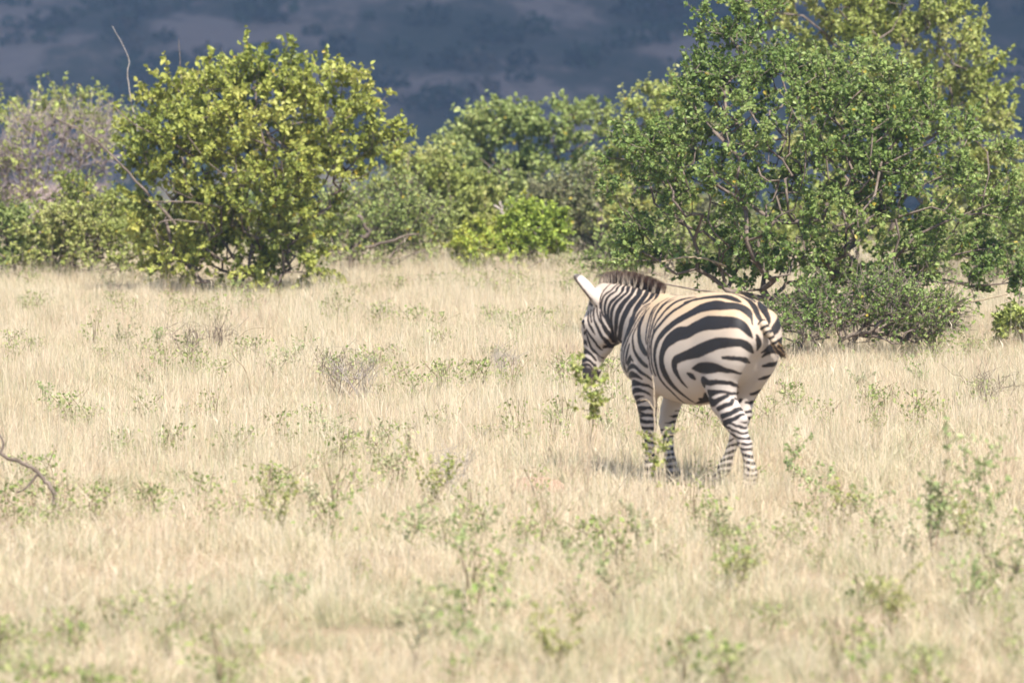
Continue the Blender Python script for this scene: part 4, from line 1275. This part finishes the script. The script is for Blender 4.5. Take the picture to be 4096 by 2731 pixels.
# weeds one can point to: each a thing with stems and leaves
def make_weed(seed, h, n_st, lean, leaf, cols, low=0.25):
    r = np.random.default_rng(seed)
    paths = []; pos = []; dirs = []
    for k in range(n_st):
        a_ = r.uniform(0, 6.28); l_ = lean * r.uniform(0.3, 1.2)
        H = h * r.uniform(0.6, 1.0)
        e = np.array((math.cos(a_) * l_ * H, math.sin(a_) * l_ * H, H))
        P = np.array([(0, 0, -0.02), e * np.array((0.25, 0.25, 0.4)), e * np.array((0.6, 0.6, 0.75)), e]) + np.vstack([np.zeros(3), r.normal(0, 0.02, (3, 3))])
        C = catmull(P, 9)
        paths.append((C, np.linspace(0.0036, 0.0014, 9)))
        for q in range(int(36 * H / 0.6)):
            t_ = r.uniform(low, 1.0) ** 0.7
            c = C[min(8, int(t_ * 8))] + r.normal(0, 0.012, 3)
            pos.append(c); dirs.append(r.normal(size=3) + np.array((0, 0, 0.35)))
        for sb in range(4):
            c0 = C[r.integers(3 if low < 0.3 else 5, 8)]
            e2 = c0 + np.array((*r.normal(0, 0.07, 2), abs(r.normal(0.08, 0.03))))
            paths.append((np.array([c0, (c0 + e2) / 2 + r.normal(0, 0.008, 3), e2]), np.array((0.003, 0.0022, 0.0014))))
            for q in range(13):
                pos.append(c0 + (e2 - c0) * r.uniform(0.3, 1.05)); dirs.append(r.normal(size=3) + np.array((0, 0, 0.3)))
    pos = np.array(pos); dirs = np.array(dirs); size = leaf * r.uniform(0.6, 1.3, len(pos))
    V, F = tubes(paths, 4)
    t_me = mesh_np('stems', V, F, M_STEM, True)
    d_, s_, n_ = leaf_frames(pos, dirs, size, r)
    V, F = leaf_mesh(pos, d_, s_, n_, size, 0.75)
    pal = np.array(cols)
    C = np.repeat(pal[r.integers(0, len(pal), len(pos))] * r.uniform(0.75, 1.25, (len(pos), 1)), 6, 0)
    l_me = mesh_np('leaves', V, F, M_LEAF, False, C)
    return t_me, l_me
M_STEM = bark_mat('weed_stem', (0.32, 0.24, 0.16), (0.52, 0.42, 0.30))
W_YEL = [(0.34, 0.36, 0.10), (0.42, 0.42, 0.15), (0.28, 0.32, 0.09)]
W_GRN = [(0.27, 0.34, 0.13), (0.34, 0.41, 0.17), (0.42, 0.46, 0.22)]
W_OLV = [(0.32, 0.35, 0.18), (0.40, 0.40, 0.22), (0.50, 0.46, 0.27)]
WEED_AT = []
def weed(px, py_base, py_top, label, seed, kind='green_weed', cols=W_GRN, n_st=3, lean=0.3, leaf=0.035, group=None, low=0.25):
    d = ground_d(py_base)
    x = at_x(px, d)
    h = (py_base - py_top) * d / FPX
    a_, b_ = make_weed(seed, h, n_st, lean, leaf, cols, low)
    o = empty(kind, (x, d, float(gz(x, d))))
    tag(o, label, 'weed', group)
    WEED_AT.append((x, d))
    mobj('stems', a_, o)
    q = mobj('leaves', b_, o)
    q['kind'] = 'stuff'
    return o
weed(2350, 2030, 1350, 'tall yellow-green sprig standing before the zebra\'s muzzle', 201, 'leafy_sprig', W_YEL, 4, 0.16, 0.034, low=0.6)
weed(2660, 2090, 1690, 'thin yellow-green sprig in front of the zebra\'s forelegs', 202, 'leafy_sprig', W_YEL, 3, 0.35, 0.026, low=0.4)
weed(3740, 2330, 1670, 'tall dark green weed with two drooping plumes right of the zebra', 203, 'tall_weed', W_GRN, 5, 0.30, 0.024)
weed(3960, 2330, 1690, 'tall dark green bushy weed beside the two-plumed one', 204, 'tall_weed', W_GRN, 5, 0.20, 0.024)
weed(3170, 2010, 1740, 'single upright green weed just behind the zebra\'s hind hooves', 205, 'green_weed', W_GRN, 2, 0.10, 0.03)
spots = [(1640, 2290, 1960), (1580, 2060, 1700), (1740, 2130, 1740), (1900, 2360, 1980), (1270, 2150, 1900), (1120, 2200, 1950), (2320, 2440, 2150),
         (2480, 2480, 2220), (2210, 2720, 2420), (1880, 2760, 2330), (1650, 2700, 2330), (2960, 2380, 2260), (3520, 2200, 1960), (3640, 2330, 2080), (3380, 2120, 1930),
         (3900, 2520, 2200), (4030, 2440, 2080), (3560, 2560, 2280), (3260, 2060, 1900), (2900, 2240, 2090), (3840, 2260, 2000), (1150, 2470, 2330), (2560, 2260, 2080)]
own = {0: 'green weed of several stems standing before the low mound of reddish earth', 13: 'spreading weed growing at the foot of the tall two-plumed weed',
       18: 'low weed beside the single upright weed behind the zebra', 22: 'weed in front of the zebra between its forelegs and the foreground'}
for i, (wx, wb, wt) in enumerate(spots):
    c_ = ('green', 'grey-olive', 'yellow-green')[i % 3]
    weed(wx, wb, wt, own.get(i, 'blurred %s weed standing in the foreground grass' % c_), 220 + i, 'green_weed', (W_GRN, W_OLV, W_YEL)[i % 3], 3 + i % 3, 0.45, 0.022,
         None if i in own else '%s weeds in the foreground grass' % c_)
mid = [(1330, 1790, 1680), (1390, 1830, 1690), (1180, 1500, 1360), (1980, 1480, 1330), (2060, 1400, 1330), (600, 1590, 1480), (180, 1680, 1530), (900, 1370, 1250), (620, 1420, 1320),
       (470, 1420, 1270), (1440, 1540, 1430), (1300, 1560, 1400), (3700, 1560, 1440), (3450, 1620, 1500), (2200, 1740, 1600), (1100, 1560, 1430), (2450, 1760, 1640)]
own = {7: 'small weed in the grass before the large-leaved bush', 4: 'small weed near the thin dry stalks before the bright bush', 12: 'small weed in the grass under the spreading tree\'s dead branch'}
for i, (wx, wb, wt) in enumerate(mid):
    c_ = ('green', 'grey-olive')[i % 2]
    weed(wx, wb, wt, own.get(i, 'small %s weed rising out of the dry grass beyond the foreground' % c_), 260 + i, 'small_weed', (W_GRN, W_OLV)[i % 2], 3, 0.55, 0.020,
         None if i in own else 'small %s weeds in the middle of the plain' % c_)
# dead, leafless little shrubs among the grass
dry = [(1370, 1600, 1400), (1460, 1620, 1440), (760, 1440, 1300), (2010, 1520, 1400), (860, 1420, 1310), (1800, 2010, 1830), (3950, 1640, 1500)]
for i, (wx, wb, wt) in enumerate(dry):
    d = ground_d(wb); x_ = at_x(wx, d); H = (wb - wt) * d / FPX
    rr = np.random.default_rng(400 + i)
    paths = []
    for k in range(16):
        e = np.array((rr.normal(0, 0.5), rr.normal(0, 0.5), 1.0)) * H * rr.uniform(0.6, 1.0)
        C = catmull(np.array([(0, 0, -0.02), e * 0.4 + rr.normal(0, 0.03, 3), e * 0.75 + rr.normal(0, 0.03, 3), e]), 8)
        paths.append((C, np.linspace(0.004, 0.0014, 8)))
        for q in range(4):
            c0 = C[rr.integers(3, 8)]
            paths.append((np.array([c0, c0 + rr.normal(0, 0.04, 3) + [0, 0, 0.03], c0 + rr.normal(0, 0.07, 3) + [0, 0, 0.07]]), np.array((0.002, 0.0016, 0.001))))
    V, F = tubes(paths, 4)
    o = empty('dry_shrub', (x_, d, float(gz(x_, d))))
    tag(o, 'small leafless grey-brown dry shrub among the grass tufts', 'shrub', 'dry shrubs among the grass')
    mobj('twigs', mesh_np('twigs', V, F, M_DEAD if i % 2 else M_BARK, True), o)

r = np.random.default_rng(66)
pw = np.repeat(np.array(WEED_AT), 4, 0) + r.normal(0, 0.28, (len(WEED_AT) * 4, 2)) - np.array((0, 0.25))
hw = r.uniform(0.6, 1.0, len(pw))
scatter('weed_grass', 'loose dry grass tufts growing round the weeds', 'grass', [grass_patch('weed_grass_patch', i) for i in range(4)],
        np.column_stack([pw, gz(pw[:, 0], pw[:, 1])]), np.column_stack([np.ones(len(pw)), np.ones(len(pw)), hw]), r.integers(0, 4, len(pw)), 55, 0.05)

# dry stalks, dead twigs, a stone-like earth mound
def bent(name, label, cat, pts, r0, r1, mat, d, seed, side=()):
    r = np.random.default_rng(seed)
    S = FPX / d
    py0 = HORIZON + FPX * CAMH / d
    x0 = at_x(pts[0][0], d)
    o = empty(name, (x0, d, float(gz(x0, d))))
    tag(o, label, cat)
    Q = np.array([((p[0] - pts[0][0]) / S, p[2] if len(p) > 2 else 0.0, (py0 - p[1]) / S) for p in pts])
    n = 6 * len(Q)
    V, F = tubes([(catmull(Q, n) + r.normal(size=(n, 3)) * r0 * 0.3, np.linspace(r0, r1, n))], 6)
    mobj('stalk', mesh_np('stalk', V, F, mat, True), o)
    for s in side:
        Q = np.array([((p[0] - pts[0][0]) / S, p[2] if len(p) > 2 else 0.0, (py0 - p[1]) / S) for p in s])
        n = 5 * len(Q)
        V, F = tubes([(catmull(Q, n), np.linspace(r0 * 0.6, r1 * 0.6, n))], 5)
        mobj('side_twig', mesh_np('side_twig', V, F, mat, True), o)
    return o
d_ = ground_d(2090)
bent('dead_branch', 'dark dead branch arching into the grass at the plain\'s left side', 'branch', [(235, 2090), (205, 1970), (140, 1890), (60, 1850), (-60, 1790), (-200, 1700)], 0.016, 0.010, M_BARK, d_, 301,
     side=[[(0, 1815), (10, 1780), (-10, 1740)], [(150, 1900), (100, 1960), (60, 1980)]])
bent('dry_stalk', 'brown dry stalk curving over between the grass tufts', 'stalk', [(1010, 1640), (985, 1500), (940, 1440), (930, 1390), (990, 1330), (1060, 1320)], 0.006, 0.002, M_PALE, ground_d(1640), 302)
bent('dry_stalk', 'thin dry stalk standing straight before the bright bush', 'stalk', [(2046, 1240), (2046, 1160), (2040, 1085)], 0.006, 0.003, M_PALE, ground_d(1245), 303)
bent('dry_stalk', 'thin dry stalk leaning before the bright yellow-green bush', 'stalk', [(1985, 1250), (1980, 1160), (1972, 1080)], 0.006, 0.003, M_PALE, ground_d(1255), 304)
bent('dry_stalk', 'reddish dry stem before the zebra\'s left shoulder', 'stalk', [(2640, 2060), (2622, 1800), (2618, 1600), (2612, 1500)], 0.007, 0.003, M_STEM, ground_d(2060), 305, side=[[(2618, 1640), (2590, 1600), (2560, 1600)]])
bent('dry_stalk', 'pale dry grass stem slanting across the zebra\'s forelegs', 'stalk', [(2450, 1990), (2560, 1860), (2690, 1770), (2780, 1735)], 0.004, 0.002, M_PALE, ground_d(2040), 306)

bent('dead_snag', 'grey forked dead snag sticking up behind the bright yellow-green bush', 'snag', [(2025, 1060), (2020, 940), (2012, 860), (2000, 812)], 0.035, 0.018, M_DEAD, 83.0, 307,
     side=[[(2012, 862), (2040, 832), (2066, 818)], [(2008, 845), (1985, 828), (1975, 822)]])

def mound():
    d = ground_d(1985); x = at_x(2150, d)
    o = None
    import bmesh
    bm = bmesh.new()
    bmesh.ops.create_icosphere(bm, subdivisions=4, radius=1.0)
    for v_ in bm.verts:
        p = v_.co.copy()
        k = 1 + 0.16 * float(sn(p.x * 3, p.y * 3 + p.z * 2, 1.0, 2.0)) + 0.07 * float(sn(p.x * 9, p.z * 9 + p.y * 4, 1.0, 5.0))
        v_.co = Vector((p.x * 0.22 * k, p.y * 0.17 * k, p.z * 0.12 * k))
    me = bpy.data.meshes.new('earth_mound'); bm.to_mesh(me); bm.free()
    me.polygons.foreach_set('use_smooth', np.ones(len(me.polygons), bool))
    t = NT('red_earth')
    nz = t.n('ShaderNodeTexNoise', {'Scale': 18.0, 'Detail': 7.0, 'Roughness': 0.7})
    c = t.ramp(nz.outputs[0], [(0.3, (0.30, 0.19, 0.125)), (0.7, (0.46, 0.32, 0.235))])
    bp = t.n('ShaderNodeBump', {'Strength': 0.8, 'Distance': 0.02, 'Height': nz.outputs[0]})
    me.materials.append(t.out(t.n('ShaderNodeBsdfPrincipled', {'Base Color': c, 'Roughness': 0.95, 'Specular IOR Level': 0.05, 'Normal': bp.outputs[0]}).outputs[0]))
    o = mobj('earth_mound', me)
    o.location = (x, d, float(gz(x, d)) + 0.0)
    tag(o, 'low mound of reddish earth in the grass in front of the zebra', 'mound')
mound()
